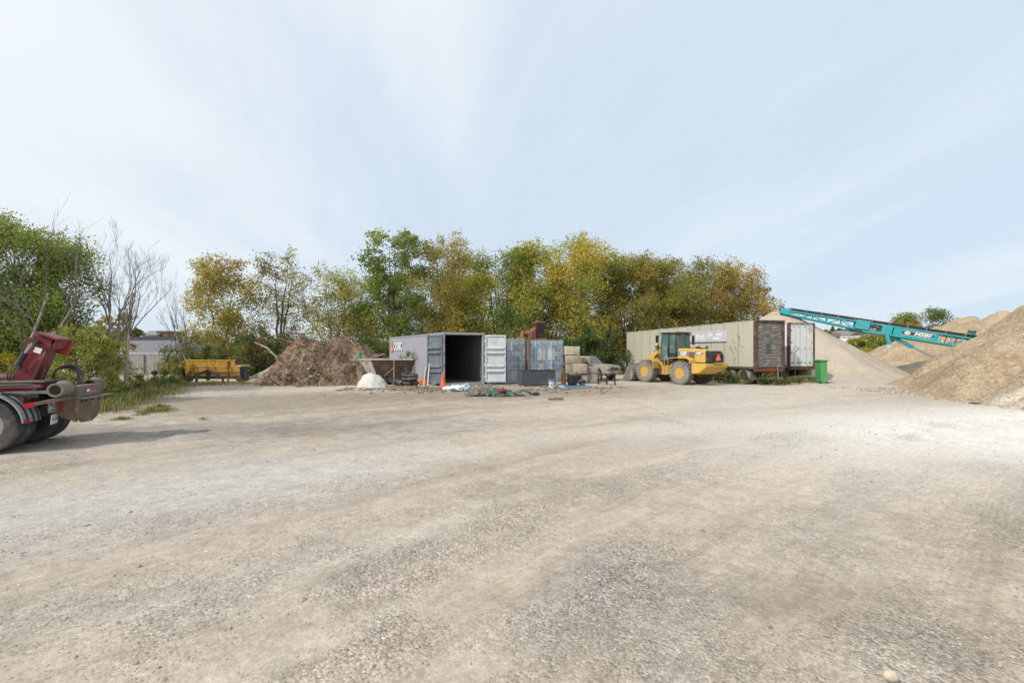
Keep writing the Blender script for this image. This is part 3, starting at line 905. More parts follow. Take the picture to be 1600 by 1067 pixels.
def thicket(name, label, spots, pal, n, leaf, kind='stuff', cat=None, material=None):
    n = int(n * 1.5); pal = [tuple(c * 1.5 for c in q) for q in pal]
    """spots: (x, y, height, width)"""
    tb = MB(); C = []; cols = []
    pal = np.array(pal)
    for (x, y, h, w) in spots:
        for i in range(max(7, int(w * max(h, .7) * 2.2))):
            a = random.random() * 6.283; rr = w / 2 * math.sqrt(random.random()); z = h * random.uniform(.08, .9) * (1 - .45 * (rr / (w / 2)) ** 2)
            c = np.array([x + math.cos(a) * rr, y + math.sin(a) * rr * .6, z]); r = random.uniform(.28, .55) * min(1.2, max(.42, h * .4))
            k = int(n * random.uniform(.6, 1.4))
            d = rng.normal(0, 1, (k, 3)); d /= np.linalg.norm(d, axis=1, keepdims=True)
            p = c + d * r * rng.random((k, 1)) ** .4
            C.append(p)
            lc = pal[random.randrange(len(pal))]
            cols.append(np.where(rng.random((k, 1)) < .75, lc[None], pal[rng.integers(0, len(pal), k)]) * rng.uniform(.7, 1.3, (k, 1)))
        for i in range(int(w * 2)):
            a = random.random() * 6.283; rr = w / 2 * math.sqrt(random.random())
            p = Vector((x + math.cos(a) * rr, y + math.sin(a) * rr * .6, 0)); e = p + Vector((random.gauss(0, .25), random.gauss(0, .2), h * random.uniform(.6, 1.15)))
            tb.tube([p, p.lerp(e, .5) + rnd_dir() * .08, e], [.022, .014, .005], 4, cap=False)
    C = np.concatenate(C); cols = np.concatenate(cols); ok = C[:, 2] > .03
    V, Q = leaf_cloud(C[ok], leaf)
    o = np_mesh(name, V, Q, M['leaf'], None, np.repeat(cols[ok], 4, 0))
    tag(o, label, cat, kind=kind)
    s = tb.build('stems', M['bark'], o, smooth=70)
    if kind == 'stuff': tag(s, kind='stuff')
    return o


def tline(px0, px1, Yd, step, h0, h1, w0, w1, jy=1.5):
    out = []; px = px0
    while px < px1:
        Y_ = Yd + random.uniform(-jy, jy)
        out.append(((px - 800) / F * Y_, Y_, random.uniform(h0, h1), random.uniform(w0, w1))); px += step * random.uniform(.7, 1.3)
    return out


thicket('undergrowth', 'dark green scrub along the foot of the tree row', tline(385, 640, 37.5, 20, 2.4, 4.2, 2.2, 3.2) + tline(640, 900, 42, 28, 2.4, 4.0, 2.4, 3.4) + tline(862, 962, 37, 11, 2.8, 4.4, 2.2, 2.8, 1),
        DKGREEN + GREEN[:1] + OLIVE[2:3], 110, .15)
thicket('wild_scrub', 'mixed green, grey and rust scrub behind the yellow spreader', tline(285, 455, 34, 16, 2.4, 4.3, 2.2, 3.0, 1), DKGREEN + OLIVE + [(.16, .17, .12), (.22, .09, .06)], 90, .13)
thicket('distant_woodland', 'far low woods closing the view behind the tree row', tline(120, 1180, 150, 30, 4.0, 6.5, 11, 16, 10), [(.07, .10, .04), (.10, .11, .04), (.13, .12, .045)], 26, .9)

# left edge: big green tree with dead pale limbs in front of it, bare saplings, weeds
x, y, h, w = row(12, 338, 19, 236)
tree('large dark green leafy tree at the left edge behind the truck', x, y, h, w / 1.15, GREEN + LIME[:2], 56000, .115, 3, .16, 84, tr=.14, lobe_r=(.12, .19), shape=lambda q: (.55 + .45 * math.sin(math.pi * (.15 + .7 * q))) if q < .72 else math.sqrt(max(.02, 1 - ((q - .72) / .31) ** 2)))
p = at(18, 600, 16)
bare_tree('pale leaning dead tree with long crooked limbs in front of the large green tree', p.x, p.y, 4.6, [((.42, 0, 1), .95), ((.12, .1, 1), .9)], 'palebark', .075, None, .55, 3, upw=.12)
p = at(10, 600, 21)
bare_tree('tall bare tree whose twigs stand above the large green tree', p.x, p.y, 7.3, [((.1, 0, 1), .8), ((-.1, 0, 1), .75)], 'greybark', .09, None, .5, 4)
p = at(172, 600, 21)
bare_tree('tallest bare grey tree right of the large green tree', p.x, p.y, 6.5, [((-.06, 0, 1), .8), ((.03, .1, 1), .6)], 'palebark', .075, None, .42, 4)
p = at(196, 605, 20)
bare_tree('white-stemmed bare tree standing in the weeds beside the tallest bare tree', p.x, p.y, 5.6, [((.04, 0, 1), .8), ((-.06, .1, 1), .62)], 'palebark', .07, None, .45, 4)
p = at(300, 575, 33)
bare_tree('thin leaning bare tree next to the yellow-brown round-headed tree', p.x, p.y, 5.8, [((-.30, 0, 1), .8), ((-.12, .1, 1), .6)], 'greybark', .08, None, .4, 4)
x, y, h, w = row(182, 486, 24, 52); tree('little tree with bright yellow leaves between the bare stems', x, y, h, w, [(.22, .17, .03), (.19, .155, .03), (.13, .13, .035)], 1100, .14, 2, .3, 14, tr=.05)
x, y, h, w = row(128, 508, 16.5, 120); tree('bushy willow-like shrub with light green leaves right of the red hoist arm', x, y, h, w, LIME + YGREEN[:1] + [(.16, .17, .07)], 7500, .085, 6, .02, 44, name='shrub', cat='shrub', tr=.03, lobe_r=(.12, .2))
thicket('weeds', 'tangle of green weeds along the left edge of the yard', [(gr(px, py).x, gr(px, py).y, hh, ww) for px, py, hh, ww in
        ((95, 646, .5, 1.4), (150, 640, .65, 1.5), (182, 630, .9, 1.6), (215, 620, .8, 1.6), (238, 612, .8, 1.5), (20, 632, 1.2, 2.4), (60, 630, 1.2, 2.2), (110, 626, 1.1, 2), (155, 622, 1.1, 2), (195, 613, 1.2, 2), (235, 604, 1.1, 2), (262, 603, .7, 1.2))],
        GREEN + LIME[:2] + OLIVE[:2] + [(.20, .19, .13)], 170, .075)
def grass(name, label, patches, n, pal, hmax=.35):
    """blades of grass; patches: (x, y, radius, height)"""
    P_, Hh = [], []
    for (x, y, r, h) in patches:
        k = int(n * r * r) + 20
        a = rng.random(k) * 6.283; q = r * 1.5 * rng.random(k) ** 1.1 * (.35 + .95 * vnoise(a * 2.2, a * 0 + x * 3, 4))
        P_.append(np.stack([x + np.cos(a) * q, y + np.sin(a) * q * .7, np.zeros(k)], -1)); Hh.append(h * rng.uniform(.3, 1.1, k) * (1 - .5 * (q / r) ** 2))
    P_ = np.concatenate(P_); Hh = np.concatenate(Hh); k = len(P_)
    a = rng.random(k) * 6.283; w = rng.uniform(.004, .011, k); ln = rng.uniform(.1, .7, k)
    s_ = np.stack([np.cos(a), np.sin(a), 0 * a], -1) * w[:, None]
    b = rng.random(k) * 6.283
    tip = P_ + np.stack([np.cos(b) * ln * Hh, np.sin(b) * ln * Hh, Hh], -1)
    mid = P_ * .55 + tip * .45; mid[:, 2] = Hh * .6
    V = np.stack([P_ - s_, P_ + s_, mid + s_ * .7, mid - s_ * .7, tip], 1).reshape(-1, 3)
    base = (np.arange(k) * 5)[:, None]
    T = np.concatenate([base + np.array([[0, 1, 2]]), base + np.array([[0, 2, 3]]), base + np.array([[3, 2, 4]])], 0)
    pal = np.array(pal); c = pal[rng.integers(0, len(pal), k)] * rng.uniform(.75, 1.3, (k, 1))
    return tag(np_mesh(name, V, T, M['leaf'], None, np.repeat(c, 5, 0)), label, kind='stuff')


GRS = [(.16, .19, .06), (.13, .16, .05), (.20, .21, .08), (.30, .26, .14), (.12, .15, .05), (.36, .31, .19)]
gp = []
for px, py, r, h in ((70, 648, .9, .5), (110, 640, 1.0, .6), (150, 644, .9, .45), (175, 640, 1.0, .5), (200, 632, 1.1, .5), (225, 624, 1.1, .5), (245, 616, 1.2, .5), (262, 610, 1.2, .45), (130, 632, 1.2, .7), (165, 626, 1.3, .7),
                     (205, 618, 1.3, .7), (235, 608, 1.4, .6), (285, 603, 1.2, .35), (330, 601, 1.6, .28), (380, 600, 1.2, .22), (425, 602, 1.0, .2), (30, 640, 1.2, .6), (90, 632, 1.2, .7), (255, 600, 1.6, .6)):
    q = gr(px, py); gp.append((q.x, q.y, r, h))
grass('long_grass', 'long green and straw coloured grass along the left edge of the yard', gp, 420, GRS[2:])
gp = []
for px, py, r, h in ((240, 643, .55, .16), (222, 648, .25, .10), (262, 640, .3, .12), (250, 636, .35, .14), (318, 655, .18, .07), (190, 655, .3, .1)):
    q = gr(px, py); gp.append((q.x, q.y, r, h))
grass('grass_tuft', 'small low tufts of grass alone on the gravel right of the truck', gp, 2600, GRS)


def goldenrod(label, px, py, h, n=8, pal=GOLD, group=None, sp=.25):
    p = gr(px, py) if py > 560 else None
    rt = empty('goldenrod', (p.x, p.y, 0), 0, label, 'goldenrod', group)
    tb = MB(); LF = []; LCc = []; FL = []; FCc = []
    for i in range(n):
        a = Vector((random.gauss(0, sp), random.gauss(0, sp), 0)); e = a * 1.5 + Vector((0, 0, h * random.uniform(.7, 1.05)))
        tb.tube([a, a.lerp(e, .5), e], [.008, .007, .004], 4, cap=False)
        k = 60
        t = rng.random((k, 1)); LF.append(np.array(a) * (1 - t) + np.array(e) * t * .85 + rng.normal(0, .05, (k, 3))); LCc.append(np.array(GREEN)[rng.integers(0, 4, k)])
        k = 90
        FL.append(np.array(e) + rng.normal(0, 1, (k, 3)) * np.array([.08, .08, .10])); FCc.append(np.array(pal)[rng.integers(0, len(pal), k)])
    tb.build('stems', M['bark'], rt)['kind'] = 'stuff'
    V, Q = leaf_cloud(np.concatenate(LF), .1, .3); np_mesh('foliage', V, Q, M['leaf'], rt, np.repeat(np.concatenate(LCc), 4, 0))['kind'] = 'stuff'
    V, Q = leaf_cloud(np.concatenate(FL), .06, .8); np_mesh('flowers', V, Q, M['leaf'], rt, np.repeat(np.concatenate(FCc), 4, 0))['kind'] = 'stuff'
    return rt


goldenrod('clump of yellow goldenrod left of the yellow spreader', 262, 600, 1.25, 9, sp=.35)
goldenrod('tall goldenrod standing against the yellow spreader front', 283, 599, 1.05, 5)
goldenrod('small clump of goldenrod in the scrub behind the truck deck', 22, 628, 1.75, 16, sp=.45)
goldenrod('yellow-green goldenrod growing beside the grey container wall', 644, 594, 1.6, 9, GOLD[1:] + LIME, sp=.28)

# right: bushes beyond the cone, tree beyond the low sand heap
for px, top, Yd, wp, lab in ((1338, 528, 56, 66, 'yellow-green bush just right of the conical gravel heap'), (1378, 520, 55, 80, 'tall green bush below the teal conveyor, left of its vertical cylinder'),
                             (1425, 524, 58, 80, 'dark green bush behind the low tan sand heap'), (1358, 545, 53, 60, 'low yellowish bush at the foot of the taller bushes')):
    x, y, h, w = row(px, top, Yd, wp)
    tree(lab, x, y, h, w, (YGREEN if 'yellow' in lab else GREEN + YGREEN[:2]), 5000, .22, 6, .0, 26, 'bushes between the gravel heaps', 'bush', 'bush', tr=.04, lobe_r=(.16, .26))
x, y, h, w = row(1440, 484, 66, 100); tree('round green and rust tree showing above the conveyor', x, y, h, w, GREEN + OLIVE + REDBR[:1], 7500, .28, 4, .12, 26, tr=.12)


# ------------------------------------------------------------------ shipping containers
def corrugated(mb, p0, d, n, L, z0, z1, pitch=.28, dep=.05):
    """wall from p0 along unit d, height z0..z1, waves along unit n"""
    p0, d, n = Vector(p0), Vector(d), Vector(n)
    s = 0; prof = []
    while s < L - 1e-6:
        for f, k in ((0, 0), (.25, 0), (.5, 1), (.75, 1)):
            t = s + f * pitch
            if t < L: prof.append((t, k * dep))
        s += pitch
    prof.append((L, 0))
    vs = []
    for t, k in prof:
        q = p0 + d * t - n * k
        vs += [(q.x, q.y, z0), (q.x, q.y, z1)]
    mb.add(vs, [(2 * i, 2 * i + 2, 2 * i + 3, 2 * i + 1) for i in range(len(prof) - 1)])


ROWA = R(28)
LAV = mat('lavender_grey_paint', (.335, .345, .40), .55, var=.06, vs=1.2, dirt=(.27, .235, .21), da=.5, ds=1.4, dlo=.5, dhi=.75, streak=True)
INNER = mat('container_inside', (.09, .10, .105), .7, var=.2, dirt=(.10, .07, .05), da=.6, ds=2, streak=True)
NAVY = mat('dark_blue_grey_paint', (.125, .155, .185), .55, var=.2, dirt=(.30, .30, .31), da=.45, ds=2.5)
DOORW = mat('whitish_door_paint', (.55, .585, .61), .5, var=.08, dirt=(.33, .31, .29), da=.5, ds=2.4)
TEALG = mat('blue_grey_door_paint', (.32, .40, .44), .55, var=.08, dirt=(.26, .24, .21), da=.5, ds=1.6, streak=True)
LBLUE = mat('light_blue_door_paint', (.36, .45, .58), .5, var=.10, vs=1.5, dirt=(.42, .47, .52), da=.6, ds=1.2)
ROOFM = mat('container_roof', (.45, .44, .41), .8, var=.15, dirt=RUST, da=.55, ds=1.6)
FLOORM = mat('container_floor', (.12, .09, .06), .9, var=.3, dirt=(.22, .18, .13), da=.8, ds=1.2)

root_row = Vector((-3.69, 24.6, 0))


def row_pt(s, back=0.0):
    return root_row + Vector((math.cos(ROWA), math.sin(ROWA), 0)) * s + Vector((-math.sin(ROWA), math.cos(ROWA), 0)) * back


def container(label, s, W, L, Hh, m_side, m_frame, m_in, back=0.0, closed=True):
    rt = empty('shipping_container', row_pt(s, back), ROWA, label, 'container', 'shipping containers')
    for x0, nn in ((.02, (-1, 0, 0)), (W - .02, (1, 0, 0))):
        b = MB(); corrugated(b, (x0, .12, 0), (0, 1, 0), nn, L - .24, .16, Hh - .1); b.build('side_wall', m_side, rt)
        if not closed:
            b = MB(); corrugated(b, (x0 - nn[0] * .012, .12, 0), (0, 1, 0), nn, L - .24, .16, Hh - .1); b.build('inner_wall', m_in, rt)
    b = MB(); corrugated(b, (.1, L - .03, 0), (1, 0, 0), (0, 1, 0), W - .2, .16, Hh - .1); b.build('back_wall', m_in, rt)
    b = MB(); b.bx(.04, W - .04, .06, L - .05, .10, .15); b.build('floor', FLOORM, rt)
    b = MB()
    k = int(L / .21)                                        # roof sheet with ribs across
    vs = []
    for i in range(k + 1):
        y = .1 + (L - .2) * i / k; z = Hh - .045 + (.022 if i % 2 else 0)
        vs += [(.06, y, z), (W - .06, y, z)]
    b.add(vs, [(2 * i, 2 * i + 1, 2 * i + 3, 2 * i + 2) for i in range(k)])
    b.build('roof', ROOFM, rt)
    for x in (0, W):
        for y in (0, L):
            b = MB(); sx = .06 if x == 0 else -.06; sy = .06 if y == 0 else -.06
            b.box((x + sx, y + sy, Hh / 2), (.12, .12, Hh)); b.box((x + sx * 1.3, y + sy * 1.3, .06), (.17, .17, .12)); b.box((x + sx * 1.3, y + sy * 1.3, Hh - .06), (.17, .17, .122))
            b.build('corner_post', m_frame, rt, bevel=.008)
    for x in (.05, W - .05):
        b = MB(); b.bx(x - .04, x + .04, .17, L - .17, Hh - .10, Hh - .015); b.build('top_rail', m_frame, rt)
        b = MB(); b.bx(x - .045, x + .045, .17, L - .17, .02, .16); b.build('bottom_rail', m_frame, rt)
    b = MB(); b.bx(.17, W - .17, .03, .13, Hh - .13, Hh - .01); b.build('door_header', m_frame, rt, bevel=.008)
    b = MB(); b.bx(.17, W - .17, .03, .13, .01, .13); b.build('door_sill', m_frame, rt, bevel=.008)
    return rt


C1 = container('long lavender grey container standing open, with its doors swung back', 0, 2.44, 12.19, 2.88, LAV, LAV, INNER, closed=False)


def open_door(parent, hx, ang, W, z0, z1, m, m2, sgn, crease):
    """leaf swung on the post at hx; its inner face shows two deep pairs of cross bars"""
    d = empty('door', (hx, -.01, 0), ang); d.parent = parent
    b = MB(); b.bx(.03, W - .03, -.035, -.005, z0 + .04, z1 - .04); b.build('door_panel', m2, d)
    for x0, x1 in ((0, .09), (W - .10, W)):
        b = MB(); b.bx(x0, x1, -.055, .045, z0, z1); b.build('door_frame', m, d, bevel=.01)
    for z in (z0 + .05, z1 - .05):
        b = MB(); b.bx(.092, W - .102, -.05, .04, z - .05, z + .05); b.build('door_frame', m, d, bevel=.01)
    hh = z1 - z0
    for f in (.235, .34, .62, .72):
        b = MB(); z = z0 + hh * f
        b.prism([(-.006, z - .07), (.10, z - .035), (.10, z + .035), (-.006, z + .07)], .094, W - .104, 'x'); b.build('cross_bar', m, d)
    for i in range(4):
        b = MB(); z = z0 + hh * (.12 + .25 * i); b.box((-.02, -.02, z), (.09, .05, .14)); b.build('hinge', m, d)
    b = MB()
    for f in (.3, .7):
        b.tube([(W * f, -.07, z0 + .03), (W * f, -.07, z1 - .03)], .018, 6)
    b.build('lock_rod', M['steel'], d)
    return d


# left leaf folded back along the wall, right leaf opened flat to the right
# (leaf runs along local +x from its hinge, inner face towards local +y)
da = open_door(C1, -.03, R(-246), 1.19, .13, 2.76, NAVY, NAVY, 1, 0)
db = open_door(C1, 2.47, R(-25), 1.16, .13, 2.76, mat('pale_blue_grey_frame', (.52, .59, .63), .55, var=.1, dirt=(.3, .27, .24), da=.5, ds=2), DOORW, 1, 0)
# the right leaf shows its inner face to the yard: turn it round
for ch in db.children:
    for v in ch.data.vertices:
        v.co.y = -v.co.y
    ch.data.flip_normals()
side_r = Vector((0, -1, 0))
text('lettering', 'OOBC', .78, M['lettwhite'], C1, (-.022, 9.55, 2.14), side_r, (0, 0, 1), .004, bold=.018, xs=1.12)
b = MB(); b.bx(-.022, -.012, 10.95, 11.75, 1.78, 2.5); b.build('emblem', M['lettred'], C1)
b = MB(); b.prism([(11.6, 1.86), (11.1, 1.86), (11.35, 2.3)], -.03, -.023, 'x'); b.build('emblem_mark', mat('emblem_pale', (.55, .40, .42), .6), C1)


def lock_door(parent, x0, x1, z0, z1, m, marks):
    d = empty('door', (0, 0, 0)); d.parent = parent
    b = MB(); b.bx(x0, x1, .02, .06, z0, z1)
    b.build('door_panel', m, d, bevel=.01)
    w = x1 - x0
    for f in (.04, .96):
        b = MB(); b.bx(x0 + w * f - .035, x0 + w * f + .035, .003, .0195, z0 + .03, z1 - .03); b.build('door_frame', m, d, bevel=.006)
    for f in (.27, .5, .77):
        b = MB(); z = z0 + (z1 - z0) * f; b.bx(x0 + w * .08, x1 - w * .08, .012, .0198, z - .02, z + .02); b.build('door_rib', NAVY, d)
    for f in (.28, .72):
        b = MB(); x = x0 + w * f
        b.tube([(x, -.03, z0 - .02), (x, -.03, z1 + .02)], .019, 8); b.build('lock_rod', M['white'] if f < .5 else M['steel'], d, smooth=60)
        b = MB()
        for z in (z0 + .12, z0 + .55, z0 + 1.25, z1 - .5, z1 - .1): b.box((x, -.012, z), (.09, .045, .055))
        b.build('rod_bracket', M['steel'], d)
        b = MB(); b.bar((x, -.055, z0 + .85), (x + .32, -.055, z0 + .83), .02, .035); b.box((x + .32, -.04, z0 + .83), (.05, .05, .08)); b.build('door_handle', M['steel'], d)
    for i in range(4):
        b = MB(); z = z0 + .2 + i * (z1 - z0 - .4) / 3; b.box((x0 + .0 if marks == 'l' else x1, .0, z), (.11, .05, .12)); b.build('hinge', M['steel'], d)
    return d


C2 = container('blue-grey middle container, half hidden by the open door of its neighbour', 2.62, 2.44, 6.06, 2.56, TEALG, TEALG, INNER)
C3 = container('light blue container at the right end of the row, beside the stacked concrete blocks', 5.30, 2.44, 6.06, 2.53, LBLUE, TEALG, INNER)
for C, m in ((C2, TEALG), (C3, LBLUE)):
    lock_door(C, .13, 1.205, .13, 2.42, m, 'l'); lock_door(C, 1.235, 2.31, .13, 2.42, m, 'r')
fr = (1, 0, 0); up = (0, 0, 1)
for C, xx in ((C2, 1.77), (C3, 1.77)):
    text('lettering', 'MAX. GROSS', .10, M['lettblack'], C, (xx, .010, 2.13), fr, up, .002, xs=.9)
    text('lettering', '30480 KGS', .09, M['lettblack'], C, (xx + .08, .010, 1.98), fr, up, .002)
    for k, z in enumerate((1.50, 1.36, 1.08, .94)):
        text('lettering', ('TARE  2200', 'NET  28280', 'CU.CAP. 33.2', 'CU.FT 1172')[k], .085, M['lettblack'], C, (xx, .010, z), fr, up, .002)
b = MB(); b.bx(1.02 - .42, 1.16, .006, .0115, 1.30, 1.98); b.build('white_panel', M['white'], C3)
b = MB(); b.bx(1.33, 1.80, .006, .0115, 1.30, 1.98); b.build('white_panel', M['white'], C3)
b = MB(); b.bx(.72, .98, .006, .0118, .72, 1.0); b.build('notice', mat('grey_notice', (.24, .24, .26), .6), C3)
b = MB(); b.bx(.62, 1.06, .004, .0105, .66, 1.08); b.build('notice_board', M['white'], C3)
b = MB(); b.bx(.19, .60, .004, .0105, 1.2, 2.0); b.build('blue_patch', mat('mid_blue_paint', (.23, .32, .47), .5, var=.2, dirt=(.4, .45, .5), da=.5, ds=2), C3)

# rusty pillar between the two closed containers, with machinery on their roofs
p = row_pt(5.20, -.10)
b = MB(); b.box((0, 0, 1.27), (.17, .10, 2.54)); b.box((.0, -.075, 1.27), (.05, .05, 2.5)); b.box((0, 0, .01), (.24, .2, .02))
for z in (.6, 1.3, 2.0): b.box((0, -.06, z), (.2, .03, .07))
tag(b.build('steel_pillar', mat('rust_tan', (.24, .14, .085), .9, var=.35, vs=4, dirt=(.30, .22, .16), da=.6, ds=3), loc=p, rot=(0, 0, ROWA), bevel=.006), 'rusty steel pillar in the gap between the two closed containers', 'pillar')
p = row_pt(5.25, .35); p.z = 2.56
rt = empty('rusty_winch', p, ROWA, 'rusty brown winch with green bracket on the containers, left of the red machine', 'winch')
rm = mat('rust_brown', (.21, .10, .055), .9, var=.35, vs=6, dirt=(.33, .2, .12), da=.5, ds=5)
b = MB(); b.box((0, 0, .04), (.62, .5, .08)); b.box((-.22, 0, .25), (.05, .4, .36)); b.box((.18, 0, .25), (.05, .4, .36)); b.build('winch_frame', rm, rt, bevel=.01)
b = MB(); b.lathe([(0, -.21), (.20, -.21), (.20, -.18), (.12, -.17), (.12, .13), (.20, .14), (.20, .17), (0, .17)], (0, 0, .32), 'x', 16); b.build('drum', rm, rt, smooth=40)
b = MB(); b.box((.34, 0, .25), (.2, .22, .42)); b.tube([(.34, -.1, .4), (.42, -.15, .62), (.5, -.1, .7)], .03, 6); b.build('bracket', mat('faded_green', (.13, .22, .17), .7, dirt=RUST, da=.5, ds=4), rt, bevel=.01)
p = row_pt(6.15, .5); p.z = 2.53
rt = empty('red_machine', p, ROWA - R(8), 'red machine with a dark grille on the roof of the light blue container', 'machine')
redm = mat('faded_red_paint', (.36, .045, .05), .5, var=.2, dirt=(.22, .10, .07), da=.5, ds=3)
b = MB(); b.box((.05, 0, .05), (.95, .6, .10)); b.bar((-.4, -.3, .0), (-.4, .3, .0), .08); b.bar((.4, -.3, .0), (.4, .3, .0), .08); b.build('base', rm, rt, bevel=.01)
b = MB(); b.prism([(-.48, .1), (-.15, .1), (-.12, .78), (-.26, .70), (-.46, .45)], -.26, .26, 'y'); b.build('body', redm, rt, bevel=.04)
b = MB(); b.bx(-.12, .36, -.31, .31, .12, 1.02); b.build('grille', mat('dark_grille', (.03, .022, .02), .7, dirt=RUST, da=.4, ds=5), rt, bevel=.015)
for i in range(9):
    b = MB(); b.box((-.07 + i * .048, -.318, .57), (.012, .02, .82)); b.build('grille_bar', M['darksteel'], rt)
b = MB(); b.box((.12, 0, 1.055), (.56, .66, .07)); b.lathe([(0, .0), (.12, 0), (.12, .10), (0, .12)], (.05, 0, 1.09), 'z', 14); b.build('cap', rm, rt, bevel=.01)
b = MB(); b.tube([(.3, .1, 1.0), (.33, .1, 1.25), (.36, .12, 1.33)], .03, 6); b.build('exhaust_pipe', M['rust'], rt)

# ------------------------------------------------------------------ things in front of the containers
BOX = mat('charcoal_sheet', (.065, .075, .09), .5, var=.12, dirt=(.20, .18, .155), da=.35, ds=1.5)
p = gr(812, 603); q = gr(866, 602)
rt = empty('steel_trough', ((p.x + q.x) / 2, (p.y + q.y) / 2 + .35, 0), math.atan2(q.y - p.y, q.x - p.x) + R(3), 'long dark grey open box lying in front of the closed containers', 'box')
hw = (q - p).length / 2
for y, n in ((-.35, 'front_panel'), (.35, 'rear_panel')):
    b = MB(); b.bx(-hw, hw, y - .02, y + .02, .03, .80); b.build(n, BOX, rt, bevel=.006)
for x in (-hw + .02, hw - .02):
    b = MB(); b.bx(x - .02, x + .02, -.328, .328, .03, .80); b.build('end_panel', BOX, rt)
b = MB(); b.bx(-hw + .05, hw - .05, -.328, .328, .0, .05); b.build('bottom_panel', BOX, rt)
b = MB(); b.bx(-hw - .015, hw + .015, -.385, -.33, .802, .825); b.bx(-hw - .015, hw + .015, .33, .385, .802, .825); b.build('rim', M['darksteel'], rt)

p = gr(862, 606)
rt = empty('pail', p, 0, 'white plastic pail with a blue lid in front of the dark grey box', 'pail')
b = MB(); b.lathe([(0, 0), (.135, 0), (.155, .33), (0, .33)], n=20, axis='z'); b.build('bucket_body', mat('white_plastic', (.68, .71, .76), .4, dirt=DUST, da=.3), rt, smooth=40)
b = MB(); b.lathe([(.1, .331), (.168, .331), (.168, .40), (.15, .415), (0, .415)], n=20, axis='z'); b.build('lid', mat('blue_lid', (.10, .20, .42), .45), rt, smooth=40)
b = MB(); b.bx(-.08, .08, -.165, -.15, .12, .25); b.build('paper_label', mat('blue_label', (.3, .4, .6), .6), rt)
b = MB(); b.tube([(-.165, 0, .30), (-.15, -.1, .18), (0, -.175, .10), (.15, -.1, .18), (.165, 0, .30)], .006, 5); b.build('handle', M['steel'], rt)

# pallets
WOOD = mat('grey_wood', (.36, .29, .21), .9, var=.25, vs=6, dirt=(.18, .14, .10), da=.5, ds=4)


def pallet(label, loc, rz, group='wooden pallets', w=1.1, d=.9, m=None):
    rt = empty('pallet', loc, rz, label, 'pallet', group)
    m = m or WOOD
    for i in range(6):
        b = MB(); x = -w / 2 + w * (i + .5) / 6; b.box((x, 0, .123 + random.uniform(-.003, .003)), (w / 6 * .72, d, .02)); b.build('top_board', m, rt)
    for y in (-d / 2 + .04, 0, d / 2 - .04):
        b = MB(); b.box((0, y, .065), (w, .045, .093)); b.build('runner', m, rt)
    for x in (-w / 2 + .07, 0, w / 2 - .07):
        b = MB(); b.box((x, 0, .009), (.1, d, .016)); b.build('bottom_board', m, rt)
    return rt


p = gr(690, 609); pallet('wooden pallet under the orange traffic cone', p + Vector((0, .35, 0)), R(14), w=1.35)
pc = p + Vector((.02, .4, .134))
rt = empty('traffic_cone', pc, 0, 'faded orange traffic cone on a pallet at the mouth of the open container', 'traffic cone')
ORA = mat('faded_orange', (.62, .12, .045), .6, var=.1, dirt=(.5, .25, .17), da=.5, ds=4)
b = MB(); b.lathe([(.155, .03), (.14, .06), (.028, .73), (.0, .74)], n=20, axis='z'); b.build('cone_body', ORA, rt, smooth=50)
b = MB(); b.box((0, 0, .015), (.38, .38, .03)); b.build('base', ORA, rt, bevel=.01, rot=(0, 0, .3))
b = MB(); b.lathe([(.104, .30), (.089, .39)], n=20, axis='z'); b.build('band', mat('dull_band', (.50, .13, .07), .5), rt, smooth=60)

p = gr(631, 607)
pallet('wooden pallet under the heap of black bags', p + Vector((-.1, .4, 0)), R(8), w=1.35)
BAG = mat('black_plastic', (.028, .028, .03), .35, var=.2, dirt=DUST, da=.4, ds=2.5)
bagp = [((-.30, .3, .27), .26, (1.2, .9, .62), 3), ((.12, .25, .25), .24, (1.15, .9, .6), 5), ((.42, .4, .26), .24, (1, .9, .65), 7)]
for k, (c, r, sq, sd) in enumerate(bagp):
    b = MB(); b.lump((0, 0, 0), r, 3, .45, sq, sd, 2.6)
    o = b.build('bag', BAG, smooth=70, loc=(p.x + c[0], p.y + c[1], c[2]))
    tag(o, ('dull black bag at the left of the heap on the pallet', 'dull black bag in the middle front of the heap on the pallet', 'dull black bag at the right of the heap on the pallet')[k], 'bag', 'black bags')
for k, (z, dx, R1) in enumerate(((.50, .10, .30), (.66, .06, .31))):
    b = MB()
    n = 40
    pts = []
    prof = [(R1 + .12 * math.cos(t), .085 * math.sin(t)) for t in np.linspace(0, 2 * math.pi, 12, endpoint=False)]
    b.lathe(prof, (0, 0, 0), 'z', 28, closed=True)
    o = b.build('tyre', M['black'] if k else M['rubber'], smooth=60, loc=(p.x + .14 + dx, p.y + .35, z), rot=(R(4 + k * 3), R(-3 + 8 * k), 0))
    tag(o, ('lower black inner tube lying on the heap of bags', 'upper glossy black inner tube topping the heap of bags')[k], 'inner tube', 'inner tubes')

# white sack
p = gr(576, 606)
b = MB(); b.lump((0, 0, 0), .68, 4, .15, (1.05, .8, 1.0), 9, 1.7)
V2 = []
for v in b.V:
    x, y, z = v
    if z < 0: z *= .06
    flare = max(0, .32 - z) * .55
    x *= 1 + flare; y *= 1 + flare
    f = .09 * math.sin(math.atan2(y, x) * 13 + z * 5) * max(0, .6 - z)
    V2.append((x * (1 + f) - z * .10, y * (1 + f), max(z, 0) * (1 - .10 * x)))
b.V = V2
o = b.build('sack', mat('white_woven_plastic', (.54, .53, .51), .6, var=.05, vs=8, dirt=(.45, .40, .34), da=.35, ds=2, bump=.5, bs=9), smooth=75, loc=(p.x + .0, p.y + .75, -.01))
tag(o, 'big white woven sack slumped on the ground in front of the hopper', 'sack')

